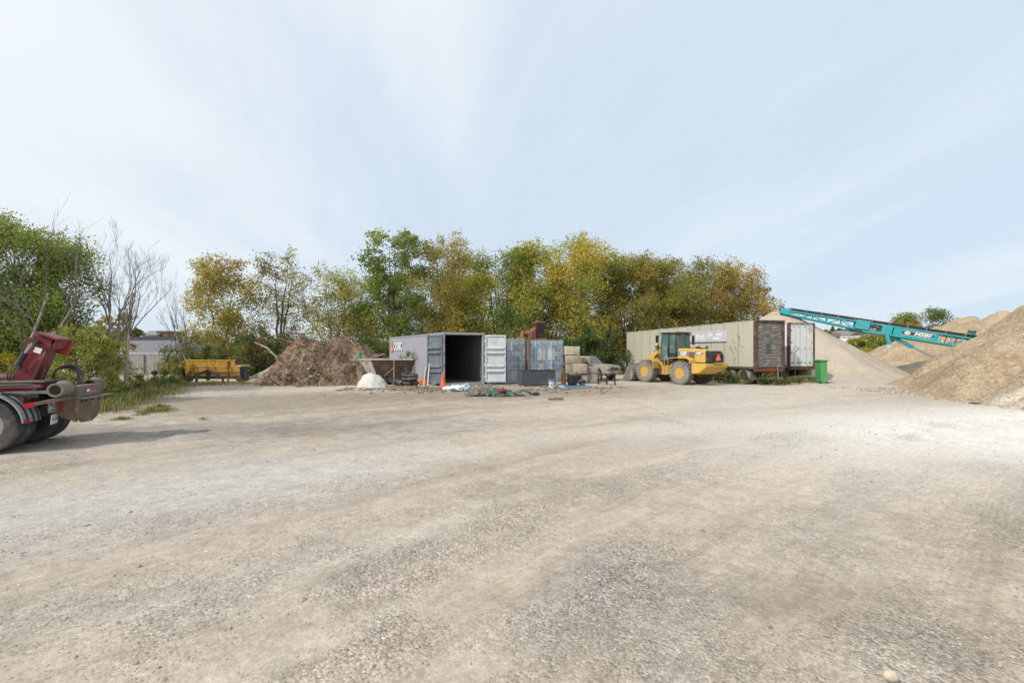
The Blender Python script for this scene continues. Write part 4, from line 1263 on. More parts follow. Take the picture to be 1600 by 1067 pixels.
# V-shaped hopper spreader
p = gr(606, 602)
rt = empty('hopper', (p.x - .1, p.y + .9, 0), R(4), 'brown V-shaped spreader hopper with streaked white end, left of the grey container', 'spreader hopper')
HB = mat('brown_hopper_steel', (.085, .058, .044), .8, .1, var=.25, dirt=(.20, .15, .11), da=.6, ds=2)
HW = mat('streaked_white', (.62, .60, .54), .7, var=.1, dirt=(.13, .09, .065), da=.9, ds=1.2, dlo=.52, dhi=.58, streak=True)
L = 1.42
def slab(q, m, name, parent, t=.025):
    q = [Vector(v) for v in q]; n = (q[1] - q[0]).cross(q[2] - q[0]).normalized() * t
    b = MB(); b.add(q + [v + n for v in q], [(0, 1, 2, 3), (7, 6, 5, 4), (0, 4, 5, 1), (1, 5, 6, 2), (2, 6, 7, 3), (3, 7, 4, 0)]); return b.build(name, m, parent)
slab([(-.62, -.30, .36), (1.02, -.30, .36), (1.32, -.75, 1.36), (-.9, -.75, 1.36)], HB, 'front_side', rt)
slab([(-.62, .30, .36), (1.02, .30, .36), (1.32, .75, 1.36), (-.9, .75, 1.36)], HB, 'rear_side', rt)
slab([(-.62, -.30, .36), (-.9, -.75, 1.36), (-1.52, -.75, 1.38), (-1.05, -.30, .46)], HW, 'streaked_end', rt)
slab([(-1.05, -.30, .46), (-1.52, -.75, 1.38), (-1.52, .75, 1.38), (-1.05, .30, .46)], HW, 'end_plate', rt)
slab([(1.02, -.30, .36), (1.32, -.75, 1.36), (1.32, .75, 1.36), (1.02, .30, .36)], HB, 'end_plate', rt)
b = MB(); b.bx(-1.55, 1.36, -.80, -.745, 1.365, 1.44); b.build('rim', mat('worn_white_rim', (.46, .44, .42), .6, dirt=RUST, da=.5, ds=3), rt, bevel=.008)
b = MB(); b.bx(-1.55, 1.36, .745, .80, 1.365, 1.44); b.build('rim', M['steel'], rt)
b = MB(); b.bx(-1.0, 1.15, -.40, .40, .12, .37); b.build('conveyor_trough', M['black'], rt, bevel=.02)
for x in (.35, 1.02):
    b = MB(); b.bar((x, -.86, 0), (x, -.82, 1.38), .05, .05); b.box((x, -.9, .012), (.15, .12, .024)); b.build('leg', M['steel'] if x < .5 else M['darksteel'], rt)
    b = MB(); b.bar((x, .86, 0), (x, .82, 1.38), .05, .05); b.box((x, .9, .012), (.15, .12, .024)); b.build('leg', M['darksteel'], rt)
b = MB(); b.bar((.33, -.84, .95), (-.25, -.40, .48), .035); b.build('brace', M['steel'], rt)
for x in (-.85, .6):
    b = MB(); b.bx(x - .05, x + .05, -.3, .3, 0, .118); b.build('skid', M['darksteel'], rt)
b = MB(); b.tube([(-1.52, -.62, 1.38), (-1.55, -.62, 1.72)], .085, 10); b.lump((-1.55, -.62, 1.76), .10, 2, .05); b.build('green_post', mat('teal_green_plastic', (.035, .27, .20), .5), rt, smooth=60)
b = MB(); b.bar((-1.38, -.5, .1), (-1.45, -.6, 1.35), .06); b.box((-1.38, -.5, .05), (.2, .2, .1)); b.build('end_leg', mat('dark_green_paint', (.04, .12, .085), .7, dirt=(.3, .28, .24), da=.5, ds=3), rt)

# planks and tools leaning on the container wall
for k, (px, top, w, m, lab) in enumerate(((664, 573, .07, mat('pale_plank', (.50, .44, .34), .9, var=.15), 'pale plank leaning on the grey container wall, left of the white rod'),
                                          (670, 568, .045, M['white'], 'thin white rod leaning beside the folded-back container door'))):
    a = at(px - 2, 603, 24.75); a.z = 0; e = at(px + 1, top, 25.15)
    b = MB(); b.bar(a, e, w, .03)
    o = b.build('plank' if k == 0 else 'rod', m, off=a, loc=a); tag(o, lab, 'plank' if k == 0 else 'rod')
p = gr(659, 602)
rt = empty('fuel_can', p + Vector((0, .25, 0)), .3, 'orange plastic can in the goldenrod by the container wall', 'can')
b = MB(); b.box((0, 0, .14), (.40, .22, .28)); b.build('can_body', mat('orange_plastic', (.75, .20, .02), .45), rt, bevel=.05)
b = MB(); b.tube([(-.12, 0, .28), (-.1, 0, .36), (.08, 0, .36), (.1, 0, .28)], .02, 6); b.build('handle', ORA, rt)
b = MB(); b.lathe([(0, .27), (.035, .27), (.035, .33), (0, .335)], (.15, 0, 0), 'z', 10); b.build('cap', M['black'], rt)

p = gr(712, 611)
o = MB(); o.lump((0, 0, .12), .34, 3, .5, (1.5, .7, .42), 31, 2.2)
tag(o.build('white_sheet', mat('white_plastic_sheet', (.70, .71, .74), .5, dirt=DUST, da=.4, ds=2, bump=.5, bs=10), smooth=75, loc=(p.x - .05, p.y + .1, -.01), rot=(0, 0, .25)), 'crumpled white plastic sheet on the ground before the open container', 'plastic sheet')
o = MB(); o.lump((0, 0, .16), .22, 3, .55, (1.0, .8, .8), 35, 2.4)
tag(o.build('blue_sheet', mat('pale_blue_plastic', (.32, .50, .60), .5, dirt=(.6, .65, .68), da=.6, ds=5), smooth=75, loc=(p.x + .45, p.y + .2, -.01)), 'crumpled pale blue plastic bag beside the white plastic sheet', 'plastic bag')

# heap of cast-off tarpaulins and hoses on the yard
p = gr(785, 618)
items = [(-1.15, .1, .30, (1.3, .8, .42), (.13, .13, .115), 'crumpled grey tarpaulin at the left end of the scrap on the yard', 'tarpaulin'),
         (-.66, .25, .34, (1.1, .8, .7), (.17, .17, .155), 'raised fold of pale grey tarpaulin in the scrap on the yard', 'tarpaulin'),
         (-.25, .0, .30, (1.0, .7, .55), (.05, .11, .09), 'green plastic sheeting in the middle of the scrap on the yard', 'sheeting'),
         (.12, .2, .26, (1.1, .6, .5), (.03, .035, .035), 'dark sheeting behind the red rag in the scrap on the yard', 'sheeting'),
         (.5, -.03, .24, (1.6, .6, .4), (.08, .14, .135), 'flat green-grey sheeting on the right of the scrap on the yard', 'sheeting')]
for k, (dx, dy, r, sq, c, lab, cat) in enumerate(items):
    b = MB(); b.lump((0, 0, .0), r, 3, .75, (sq[0], sq[1], sq[2] * 1.7), 40 + k, 3.0)
    b.V = [(v[0], v[1], max(v[2], -.01)) for v in b.V]
    tag(b.build('tarpaulin' if cat == 'tarpaulin' else 'sheeting', mat('sheet_cloth', c, .7, var=.3, vs=5, dirt=DUST, da=.5, ds=3), smooth=80, loc=(p.x + dx, p.y + dy, 0)), lab, cat)
b = MB(); b.lump((0, 0, .0), .12, 3, .4, (1.4, .8, .6), 51, 3)
tag(b.build('red_rag', mat('red_cloth', (.38, .03, .05), .8), smooth=80, loc=(p.x - .05, p.y - .10, .24)), 'small red rag lying on the scrap on the yard', 'rag')
b = MB(); b.tube([(p.x + .6, p.y + .25, .05), (p.x + .85, p.y + .3, .22), (p.x + 1.1, p.y + .1, .14), (p.x + 1.25, p.y + .05, .04)], .05, 8)
tag(b.build('hose', M['rubber'], smooth=60), 'short black hose arching over the scrap on the yard', 'hose')
b = MB(); b.lump((0, 0, .06), .11, 2, .4, (1.5, .9, .8), 57, 2)
tag(b.build('navy_rag', mat('navy_cloth', (.035, .035, .07), .8), smooth=80, loc=(p.x + 1.42, p.y + .12, 0)), 'small dark navy rag right of the scrap heap on the yard', 'rag')

p = gr(868, 624)
b = MB(); b.lump((0, 0, 0), .2, 2, .4, (1.6, .8, .35), 66, 2); b.V = [(v[0], v[1], max(v[2], -.01)) for v in b.V]
tag(b.build('soil_clod', mat('dark_soil', (.12, .085, .06), .95, var=.3), smooth=70, loc=(p.x, p.y, 0)), 'flat dark lump of soil alone on the yard below the pail', 'soil')

# engine on a blue pallet
p = gr(899, 607)
EB = mat('blue_pallet_paint', (.16, .30, .42), .8, var=.15, dirt=(.30, .30, .28), da=.6, ds=3)
pallet('blue pallet carrying the old engine', p + Vector((.05, .4, 0)), R(6), 'pallets with machinery', 1.25, .8, EB)
rt = empty('engine', p + Vector((-.05, .4, .134)), R(6), 'old greasy engine standing on a blue pallet before the concrete blocks', 'engine')
GR_ = mat('greasy_iron', (.035, .035, .036), .5, .4, var=.4, vs=8, dirt=(.12, .085, .06), da=.6, ds=4)
b = MB(); b.box((0, 0, .30), (.55, .42, .40)); b.box((-.05, 0, .08), (.4, .3, .16)); b.build('engine_block', GR_, rt, bevel=.03)
for s in (-1, 1):
    b = MB(); b.box((0, s * .2, .55), (.5, .16, .14), rotm(R(-28 * s), 0, 0)); b.build('valve_cover', mat('grey_alloy', (.18, .19, .19), .5, .5, dirt=(.06, .05, .045), da=.7, ds=5), rt, bevel=.02)
b = MB(); b.lathe([(0, -.02), (.2, -.02), (.2, .03), (0, .03)], (.32, 0, .28), 'x', 18); b.lathe([(0, 0), (.1, 0), (.1, .05), (0, .05)], (.36, .0, .48), 'x', 14); b.build('pulley', M['darksteel'], rt, smooth=40)
b = MB(); b.box((-.48, 0, .35), (.10, .5, .62)); b.box((-.5, 0, .72), (.05, .3, .3)); b.build('bell_housing', M['rust'], rt, bevel=.02)
b = MB()
for k in range(12):
    a0 = Vector((random.uniform(-.4, .5), random.uniform(-.25, .2), random.uniform(.25, .6)))
    a1 = Vector((random.uniform(-.5, .65), random.uniform(-.35, .1), random.uniform(.05, .75)))
    b.tube([a0, a0.lerp(a1, .5) + Vector((0, -.1, .12)), a1], random.uniform(.012, .028), 5)
b.build('hose', M['black'], rt, smooth=60)
b = MB(); b.box((.45, -.05, .12), (.2, .3, .2)); b.tube([(.2, -.2, .2), (.45, -.3, .3), (.62, -.2, .15)], .05, 7); b.build('exhaust_manifold', mat('teal_grey_iron', (.09, .13, .14), .6, .3, dirt=RUST, da=.5, ds=5), rt, bevel=.02)
b = MB(); b.tube([(-.58, .1, .0), (-.60, .12, 1.0), (-.56, .12, 1.1)], .018, 6); b.build('dip_tube', M['rust'], rt)
p2 = gr(884, 606)
b = MB(); b.lump((0, 0, .05), .2, 2, .5, (1.4, .8, .5), 61, 2.4)
tag(b.build('blue_rag', mat('blue_cloth', (.22, .40, .58), .7, dirt=(.5, .55, .6), da=.5, ds=6), smooth=80, loc=(p2.x - .05, p2.y, 0)), 'crumpled light blue tarp at the left corner of the blue pallet', 'tarp')

# concrete blocks
CON = mat('tan_concrete', (.37, .315, .25), .9, var=.22, vs=4, dirt=(.20, .14, .10), da=.8, ds=1.9, bump=.5, bs=30)
CON2 = mat('grey_concrete', (.28, .26, .23), .9, var=.24, vs=3, dirt=(.22, .18, .14), da=.6, ds=1.5, bump=.5, bs=30)
CON3 = mat('pale_concrete', (.46, .42, .33), .9, var=.2, vs=4, dirt=(.22, .15, .11), da=.8, ds=1.6, bump=.5, bs=30)


def cblock(x0, y0, x1, y1, Yd, dep, m, label, rz=.0):
    a = at(x0, y1, Yd); c = at(x1, y0, Yd)
    w, h = c.x - a.x, c.z - a.z
    rt = empty('concrete_block', ((a.x + c.x) / 2, Yd + dep / 2, max(0, a.z)), rz, label, 'concrete block', 'stacked concrete blocks')
    h = c.z - max(0, a.z)
    b = MB(); b.box((0, 0, h / 2), (w, dep, h)); b.V = [(v[0] + random.uniform(-.035, .035), v[1] + random.uniform(-.04, .04), v[2] + (random.uniform(-.03, .012) if v[2] > .1 else 0)) for v in b.V]; b.build('block_body', m, rt, bevel=random.uniform(.035, .065), segs=3)
    b = MB(); b.tube([(-.06, 0, h - .005), (-.05, 0, h + .035), (.05, 0, h + .035), (.06, 0, h - .005)], .012, 6); b.build('lifting_loop', M['rust'], rt)


cblock(882, 541, 905.5, 554.6, 28.0, .9, CON3, 'topmost concrete block of the tallest stack, palest on its right half', R(6))
cblock(883, 555.2, 906, 568.0, 27.95, .9, CON, 'second concrete block from the top of the tallest stack', R(4))
cblock(883.5, 568.6, 898, 584.6, 27.95, .9, CON, 'third concrete block from the top, partly behind the rounded tan block', R(5))
cblock(884, 585, 901, 603.2, 28.0, .9, CON2, 'bottom concrete block of the tallest stack, behind the old engine', R(5))
cblock(897, 568.5, 917.5, 584.2, 26.6, .8, CON, 'rounded tan concrete block in front, second layer, above the engine', R(3))
cblock(902, 584.8, 918, 601.0, 26.7, .8, CON2, 'rough concrete block on the ground under the rounded tan block', R(3))
cblock(918, 573, 934.5, 583.6, 26.9, .8, CON2, 'grey concrete block right of the rounded tan block, upper of two', R(-2))
cblock(918.6, 584.1, 938, 599.5, 26.9, .9, CON2, 'grey concrete block on the ground at the right end, beside the black rack', R(-2))
cblock(909, 557.5, 923, 572.5, 29.4, .8, CON, 'tan concrete block standing behind the front stack, beside the car roof', R(2))
cblock(909, 573, 923, 594, 29.4, .8, CON2, 'concrete block low behind the front stack, under the one by the car roof', R(2))

# black steel frame beside the car
p = gr(947, 601)
rt = empty('steel_rack', p + Vector((.1, .3, 0)), R(4), 'black steel rack standing in front of the dusty car', 'rack')
for x in (-.48, 0, .46):
    b = MB(); b.bx(x - .035, x + .035, -.04, .04, 0, .62 if x else .55); b.build('post', M['black'], rt)
for z in (.22, .55):
    b = MB(); b.bx(-.52, .50, .042, .10, z - .04, z + .04); b.build('rail', M['black'], rt)
b = MB(); b.bx(.0, .05, -.3, .5, .46, .54); b.bx(.30, .36, -.05, .05, .62, 1.0); b.build('hitch_bar', M['rust'], rt)


# ------------------------------------------------------------------ wheels
def wheel(parent, c, r, w, m_t, m_r, rim_r=None, lugs=0, name='wheel', hub=.0, outer=1):
    """axle along local y; outer = side that shows the dish"""
    wr = empty(name, c); wr.parent = parent
    rim_r = rim_r or r * .56
    b = MB(); hw = w / 2
    b.lathe([(rim_r, -hw * .82), (rim_r * 1.05, -hw * .96), (r * .86, -hw), (r * .95, -hw * .88), (r * .985, -hw * .56), (r * .95, -hw * .53), (r * .95, -hw * .47), (r * .99, -hw * .44), (r * .995, -hw * .05), (r * .955, -hw * .03), (r * .955, hw * .03), (r * .995, hw * .05), (r * .99, hw * .44), (r * .95, hw * .47), (r * .95, hw * .53), (r * .985, hw * .56), (r * .95, hw * .88), (r * .86, hw), (rim_r * 1.05, hw * .96), (rim_r, hw * .82)], axis='y', n=36, closed=True)
    if lugs:
        for i in range(lugs):
            for s in (-1, 1):
                t = 2 * math.pi * (i + (.5 if s > 0 else 0)) / lugs
                m = rotm(0, -t, 0) @ rotm(0, 0, 0) @ rotm(R(24 * s), 0, 0)
                b.box(rotm(0, -t, 0) @ Vector((r * .985, s * hw * .5, 0)), (r * .075, hw * .98, r * 2 * math.pi / lugs * .42), rotm(0, -t, 0) @ rotm(R(22 * s), 0, 0))
    b.build('tyre', m_t, wr, smooth=35)
    b = MB(); o = outer
    b.lathe([(rim_r * 1.04, o * hw * .80), (rim_r * 1.06, o * hw * .90), (rim_r * .92, o * hw * .88), (rim_r * .84, o * hw * .45), (rim_r * .52, o * hw * .30), (rim_r * .42, o * (hw * .42 + hub)), (rim_r * .22, o * (hw * .45 + hub)), (0, o * (hw * .46 + hub))], axis='y', n=28)
    for k in range(8):
        t = k * math.pi / 4
        b.box((math.cos(t) * rim_r * .64, o * hw * .40, math.sin(t) * rim_r * .64), (.035, .05, .035))
    b.lathe([(rim_r * 1.02, -o * hw * .8), (rim_r * .8, -o * hw * .5), (0, -o * hw * .45)], axis='y', n=24)
    b.build('rim', m_r, wr, smooth=40)
    return wr


# ------------------------------------------------------------------ wheel loader
YEL = mat('loader_yellow', (.60, .395, .075), .5, var=.08, vs=1.5, dirt=(.40, .29, .16), da=.7, ds=1.8, dlo=.40, dhi=.70)
YELD = mat('loader_yellow_dusty', (.53, .335, .065), .6, var=.12, vs=1.5, dirt=(.36, .28, .19), da=.7, ds=1.6, dlo=.4, dhi=.7)
GRILL = mat('loader_black', (.025, .024, .03), .5, var=.2, dirt=DUST, da=.25, ds=2)
BKT = mat('bucket_steel', (.22, .21, .20), .5, .5, var=.15, dirt=(.33, .28, .22), da=.7, ds=1.8, dlo=.35, dhi=.65)
LS = .86
pr_, pf_ = gr(1069.5, 600.6), gr(1017, 597.6)
head = (pf_ - pr_).normalized()
yaw = math.atan2(.854, -.52)
ctr_r = Vector((pr_.x - .12, pr_.y, 0)) + Vector((.82, .57, 0)) * 1.03 * LS        # middle of the rear axle
LD = empty('wheel_loader', ctr_r, yaw, 'yellow wheel loader parked in front of the long beige trailer', 'wheel loader')
LD.scale = (LS, LS, LS)
wb = 2.95
for x in (0, wb):
    for s in (1, -1):
        wheel(LD, (x, s * 1.03, .765), .765, .56, M['dustrubber'] if s > 0 else M['rubber'], YELD, .35, 22, outer=s)
b = MB()
b.prism([(-1.55, 1.02), (-1.45, .72), (.2, .55), (1.25, .55), (1.3, 1.35), (-1.5, 1.35)], -.55, .55); b.build('rear_frame', YELD, LD, bevel=.02)
b = MB(); b.prism([(-1.9, 1.38), (-1.9, 1.18), (-1.35, .78), (-.82, .72), (-.80, 1.38)], -1.12, 1.12); b.build('counterweight', YEL, LD, bevel=.035)
for y in (-.35, -.12, .12, .35):
    b = MB(); b.box((-1.905, y, 1.29), (.03, .1, .05)); b.build('rear_light', mat('lamp_red', (.3, .03, .02), .3), LD)
hood = [(-1.48, 1.42), (-1.48, 2.18), (-1.2, 2.27), (-.5, 2.33), (.62, 2.34), (.62, 1.42)]
b = MB(); b.prism(hood, -.66, .66); b.build('hood', YEL, LD, bevel=.07, segs=3)
b = MB(); b.prism([(-1.92, 1.44), (-1.90, 1.95), (-1.78, 2.14), (-1.5, 2.21), (-1.485, 1.44)], -.63, .63); b.build('rear_grille', GRILL, LD, bevel=.06, segs=3)
b = MB(); b.prism([(-1.78, 2.145), (-1.5, 2.216), (-1.5, 2.235), (-1.80, 2.162)], -.52, .52); b.build('grille_cap', mat('grille_cap', (.2, .2, .21), .35), LD)
for i in range(7):
    b = MB(); b.box((-1.925, 0, 1.5 + i * .07), (.02, 1.05, .022)); b.build('grille_slat', M['darksteel'], LD)
b = MB(); b.prism([(-.24, 1.56), (.24, 1.56), (.27, 1.62), (.06, 1.98), (-.06, 1.98), (-.27, 1.62)], -1.958, -1.94, 'x'); b.build('warning_triangle', mat('warning_orange', (.80, .12, .05), .5), LD)
b = MB(); b.prism([(-.15, 1.63), (.15, 1.63), (0, 1.88)], -1.966, -1.9585, 'x'); b.build('warning_triangle_centre', mat('warning_inner', (.95, .30, .18), .5), LD)
PURP = mat('decal_dark', (.19, .18, .25), .5, var=.15)
for s in (1, -1):
    y0 = .661 * s
    b = MB(); b.bx(-.28, .60, y0, y0 + .006 * s, 1.86, 2.16); b.build('decal', PURP, LD)
    b = MB(); b.bx(-.72, -.30, y0, y0 + .012 * s, 1.44, 2.10); b.build('side_grille', mat('brown_mesh', (.16, .11, .085), .8, var=.3, vs=14), LD)
    for k in range(6):
        b = MB(); b.box((-.51, y0 + .014 * s, 1.50 + k * .11), (.38, .012, .02)); b.build('grille_slat', M['darksteel'], LD)
    b = MB(); b.prism([(-1.36, 1.93), (-.76, 1.93), (-.76, 2.17), (-1.1, 2.13), (-1.3, 2.05)], y0, y0 + .006 * s); b.build('decal', PURP, LD)
    rt_ = (-s, 0, 0)
    text('lettering', 'CAT', .30, M['lettwhite'], LD, (.12, y0 + .010 * s, 2.0), rt_, (0, 0, 1), .003, bold=.016, xs=.85)
    b = MB(); b.prism([(.03, 1.885), (.21, 1.885), (.12, 1.975)], y0 + .012 * s, y0 + .016 * s); b.build('emblem', YEL, LD)
    text('lettering', '938G', .19, M['lettwhite'], LD, (-1.03, y0 + .010 * s, 2.03), rt_, (0, 0, 1), .003, bold=.008, xs=.85)
# rear fenders, steps
for s in (1, -1):
    b = MB(); pts = [(-.80, 1.38), (-.78, 1.62), (-.55, 1.74), (.55, 1.74), (.95, 1.70), (.95, 1.66), (.55, 1.70), (-.53, 1.70), (-.74, 1.59), (-.75, 1.38)]
    b.prism(pts, s * .67, s * 1.26); b.build('rear_fender', YEL, LD, bevel=.012)
    b = MB(); b.bx(.98, 1.25, s * .66, s * 1.2, 1.0, 1.03); b.bx(.98, 1.25, s * .66, s * 1.2, .62, .65); b.bx(.96, .99, s * 1.15, s * 1.2, .6, 1.65); b.bx(1.24, 1.27, s * 1.15, s * 1.2, .6, 1.65); b.build('ladder', YELD, LD)
# exhaust, air cleaner
b = MB(); b.lathe([(.0, 2.30), (.16, 2.30), (.16, 2.42), (.1, 2.46), (0, 2.46)], (-.55, .1, 0), 'z', 16); b.lathe([(0, 2.3), (.09, 2.3), (.09, 2.5), (0, 2.5)], (-.95, -.25, 0), 'z', 12); b.bx(-.9, .3, -.3, .3, 2.335, 2.375); b.build('air_intake', GRILL, LD, smooth=40)
# cab
cx0, cx1, cz0, cz1 = .66, 2.02, 1.42, 3.34
b = MB(); b.bx(cx0, cx1, -.72, .72, cz0, 2.02); b.build('cab_base', GRILL, LD, bevel=.03)
for x, tx in ((cx0 + .05, .04), (1.28, 0), (cx1 - .05, -.10)):
    for s in (1, -1):
        b = MB(); b.bar((x, s * .70, 1.9), (x + tx, s * .66, cz1), .09, .09); b.build('pillar', GRILL, LD, bevel=.01)
b = MB(); b.bx(cx0 - .04, cx1 - .02, -.80, .80, cz1 - .01, cz1 + .09); b.build('roof', GRILL, LD, bevel=.04, segs=3)
b = MB(); b.bx(cx0 + .1, cx1 - .2, -.66, .66, cz1 + .09, cz1 + .14); b.build('roof_cap', mat('pale_cap', (.44, .40, .28), .6, dirt=DUST, da=.5), LD, bevel=.02)
for s in (1, -1):
    b = MB(); b.prism([(cx0 + .1, 2.03), (1.24, 2.03), (1.24, cz1 - .02), (cx0 + .13, cz1 - .02)], s * .675, s * .685); b.build('window', M['glass'], LD)
    b = MB(); b.prism([(1.33, 1.55), (cx1 - .1, 1.55), (cx1 - .2, cz1 - .02), (1.33, cz1 - .02)], s * .722, s * .732); b.build('door_window', M['glass'], LD)
b = MB(); b.bx(cx0 + .03, cx0 + .05, -.64, .64, 2.03, cz1 - .02); b.build('rear_window', M['glass'], LD)
b = MB(); b.prism([(cx1 - .06, 2.02), (cx1 - .05, 2.02), (cx1 - .14, cz1 - .02), (cx1 - .15, cz1 - .02)], -.64, .64); b.build('windscreen', M['glass'], LD)
b = MB(); b.bx(1.05, 1.3, -.28, .28, 1.95, 2.0); b.prism([(1.0, 2.0), (1.12, 2.0), (1.02, 2.75), (.92, 2.75)], -.26, .26); b.build('seat', M['black'], LD, bevel=.03)
b = MB(); b.tube([(1.95, .72, 3.2), (2.05, .98, 3.2)], .02, 6); b.box((2.04, 1.02, 2.98), (.05, .2, .5)); b.build('mirror', GRILL, LD)
b = MB(); b.tube([(.75, -.78, 3.25), (.68, -1.0, 3.22)], .02, 6); b.box((.66, -1.02, 2.9), (.06, .22, .62)); b.build('mirror', GRILL, LD)
b = MB(); b.tube([(2.05, .76, 1.5), (2.08, .78, 3.2)], .022, 6); b.tube([(1.3, .8, 1.45), (1.3, .8, 2.5)], .018, 6); b.build('handrail', M['black'], LD)
for s in (.45, -.45):
    b = MB(); b.box((cx0 - .06, s, cz1 - .06), (.08, .18, .12)); b.build('work_lamp', M['black'], LD)
# front frame, tower, lift arms
b = MB(); b.prism([(1.42, .55), (3.3, .5), (3.35, 1.1), (2.5, 1.25), (1.42, 1.2)], -.42, .42); b.build('front_frame', YELD, LD, bevel=.02)
for s in (.34, -.34):
    b = MB(); b.prism([(2.05, .6), (2.75, .6), (2.85, 1.5), (2.62, 2.25), (2.42, 2.35), (2.2, 2.2), (2.02, 1.4)], s - .05, s + .05); b.build('tower_plate', YEL, LD, bevel=.015)
for s in (.52, -.52):
    b = MB(); b.prism([(2.38, 2.0), (2.52, 2.2), (3.3, 1.75), (4.05, .70), (4.1, .38), (3.85, .36), (3.7, .62), (3.1, 1.35)], s - .055, s + .055); b.build('lift_arm', YEL, LD, bevel=.015)
b = MB(); b.prism([(3.05, 1.2), (3.2, 1.9), (3.32, 1.9), (3.35, 1.0)], -.12, .12); b.build('bell_crank', YEL, LD, bevel=.015)
b = MB(); b.tube([(2.5, 0, 2.1), (3.2, 0, 1.8)], .07, 8); b.tube([(3.3, 0, 1.05), (4.05, 0, .75)], .05, 8); b.build('tilt_cylinder', M['black'], LD, smooth=60)
for s in (1, -1):
    b = MB(); b.prism([(2.12, 1.0), (2.16, 1.45), (2.45, 1.68), (2.75, 1.72), (2.75, 1.68), (2.47, 1.63), (2.2, 1.42), (2.17, 1.0)], s * .72, s * 1.30); b.build('front_fender', YELD, LD, bevel=.01)
    b = MB(); b.bx(2.10, 2.17, s * .42, s * 1.30, .98, 1.02); b.build('fender_bracket', YELD, LD)
    b = MB(); b.lathe([(0, s * .392), (.11, s * .392), (.11, s * .42), (0, s * .42)], (2.42, 0, 1.72), 'y', 14); b.build('pivot_pin', M['rust'], LD)
b = MB()
for k in range(4):
    y = -.15 + k * .09
    b.tube([(2.3, y, 2.1), (2.7, y, 2.45), (3.15, y, 2.05), (3.4, y, 1.65), (3.75, y, 1.35)], .022, 5)
b.build('hydraulic_hose', M['black'], LD, smooth=60)
b = MB(); b.box((2.45, .55, 2.45), (.14, .16, .16)); b.box((2.45, -.55, 2.45), (.14, .16, .16)); b.tube([(2.4, .5, 2.2), (2.4, .5, 2.65)], .02, 6); b.build('headlamp', GRILL, LD)
# bucket: curved back, open to the front
prof = [(4.95, .03), (4.3, .02), (4.02, .12), (3.9, .38), (3.92, .72), (4.08, 1.02), (4.32, 1.18)]
inn = [(4.95, .055), (4.3, .05), (4.05, .145), (3.935, .39), (3.955, .70), (4.105, .99), (4.33, 1.15)]
b = MB(); b.prism(prof + inn[::-1], -1.37, 1.37); b.build('bucket', BKT, LD, smooth=40)
for s in (1.375, -1.375):
    b = MB(); b.prism(prof + [(4.5, .95), (4.75, .45)], s - .02, s + .02); b.build('bucket_side', BKT, LD)
b = MB(); b.bx(4.27, 4.38, -1.39, 1.39, 1.17, 1.25); b.build('bucket_lip', mat('bright_steel', (.5, .5, .5), .4, .6, dirt=DUST, da=.5), LD, bevel=.01)
for s in (.52, -.52):
    b = MB(); b.prism([(3.72, .28), (3.98, .15), (3.95, .95), (3.82, .9)], s - .10, s + .10); b.build('bucket_bracket', BKT, LD)

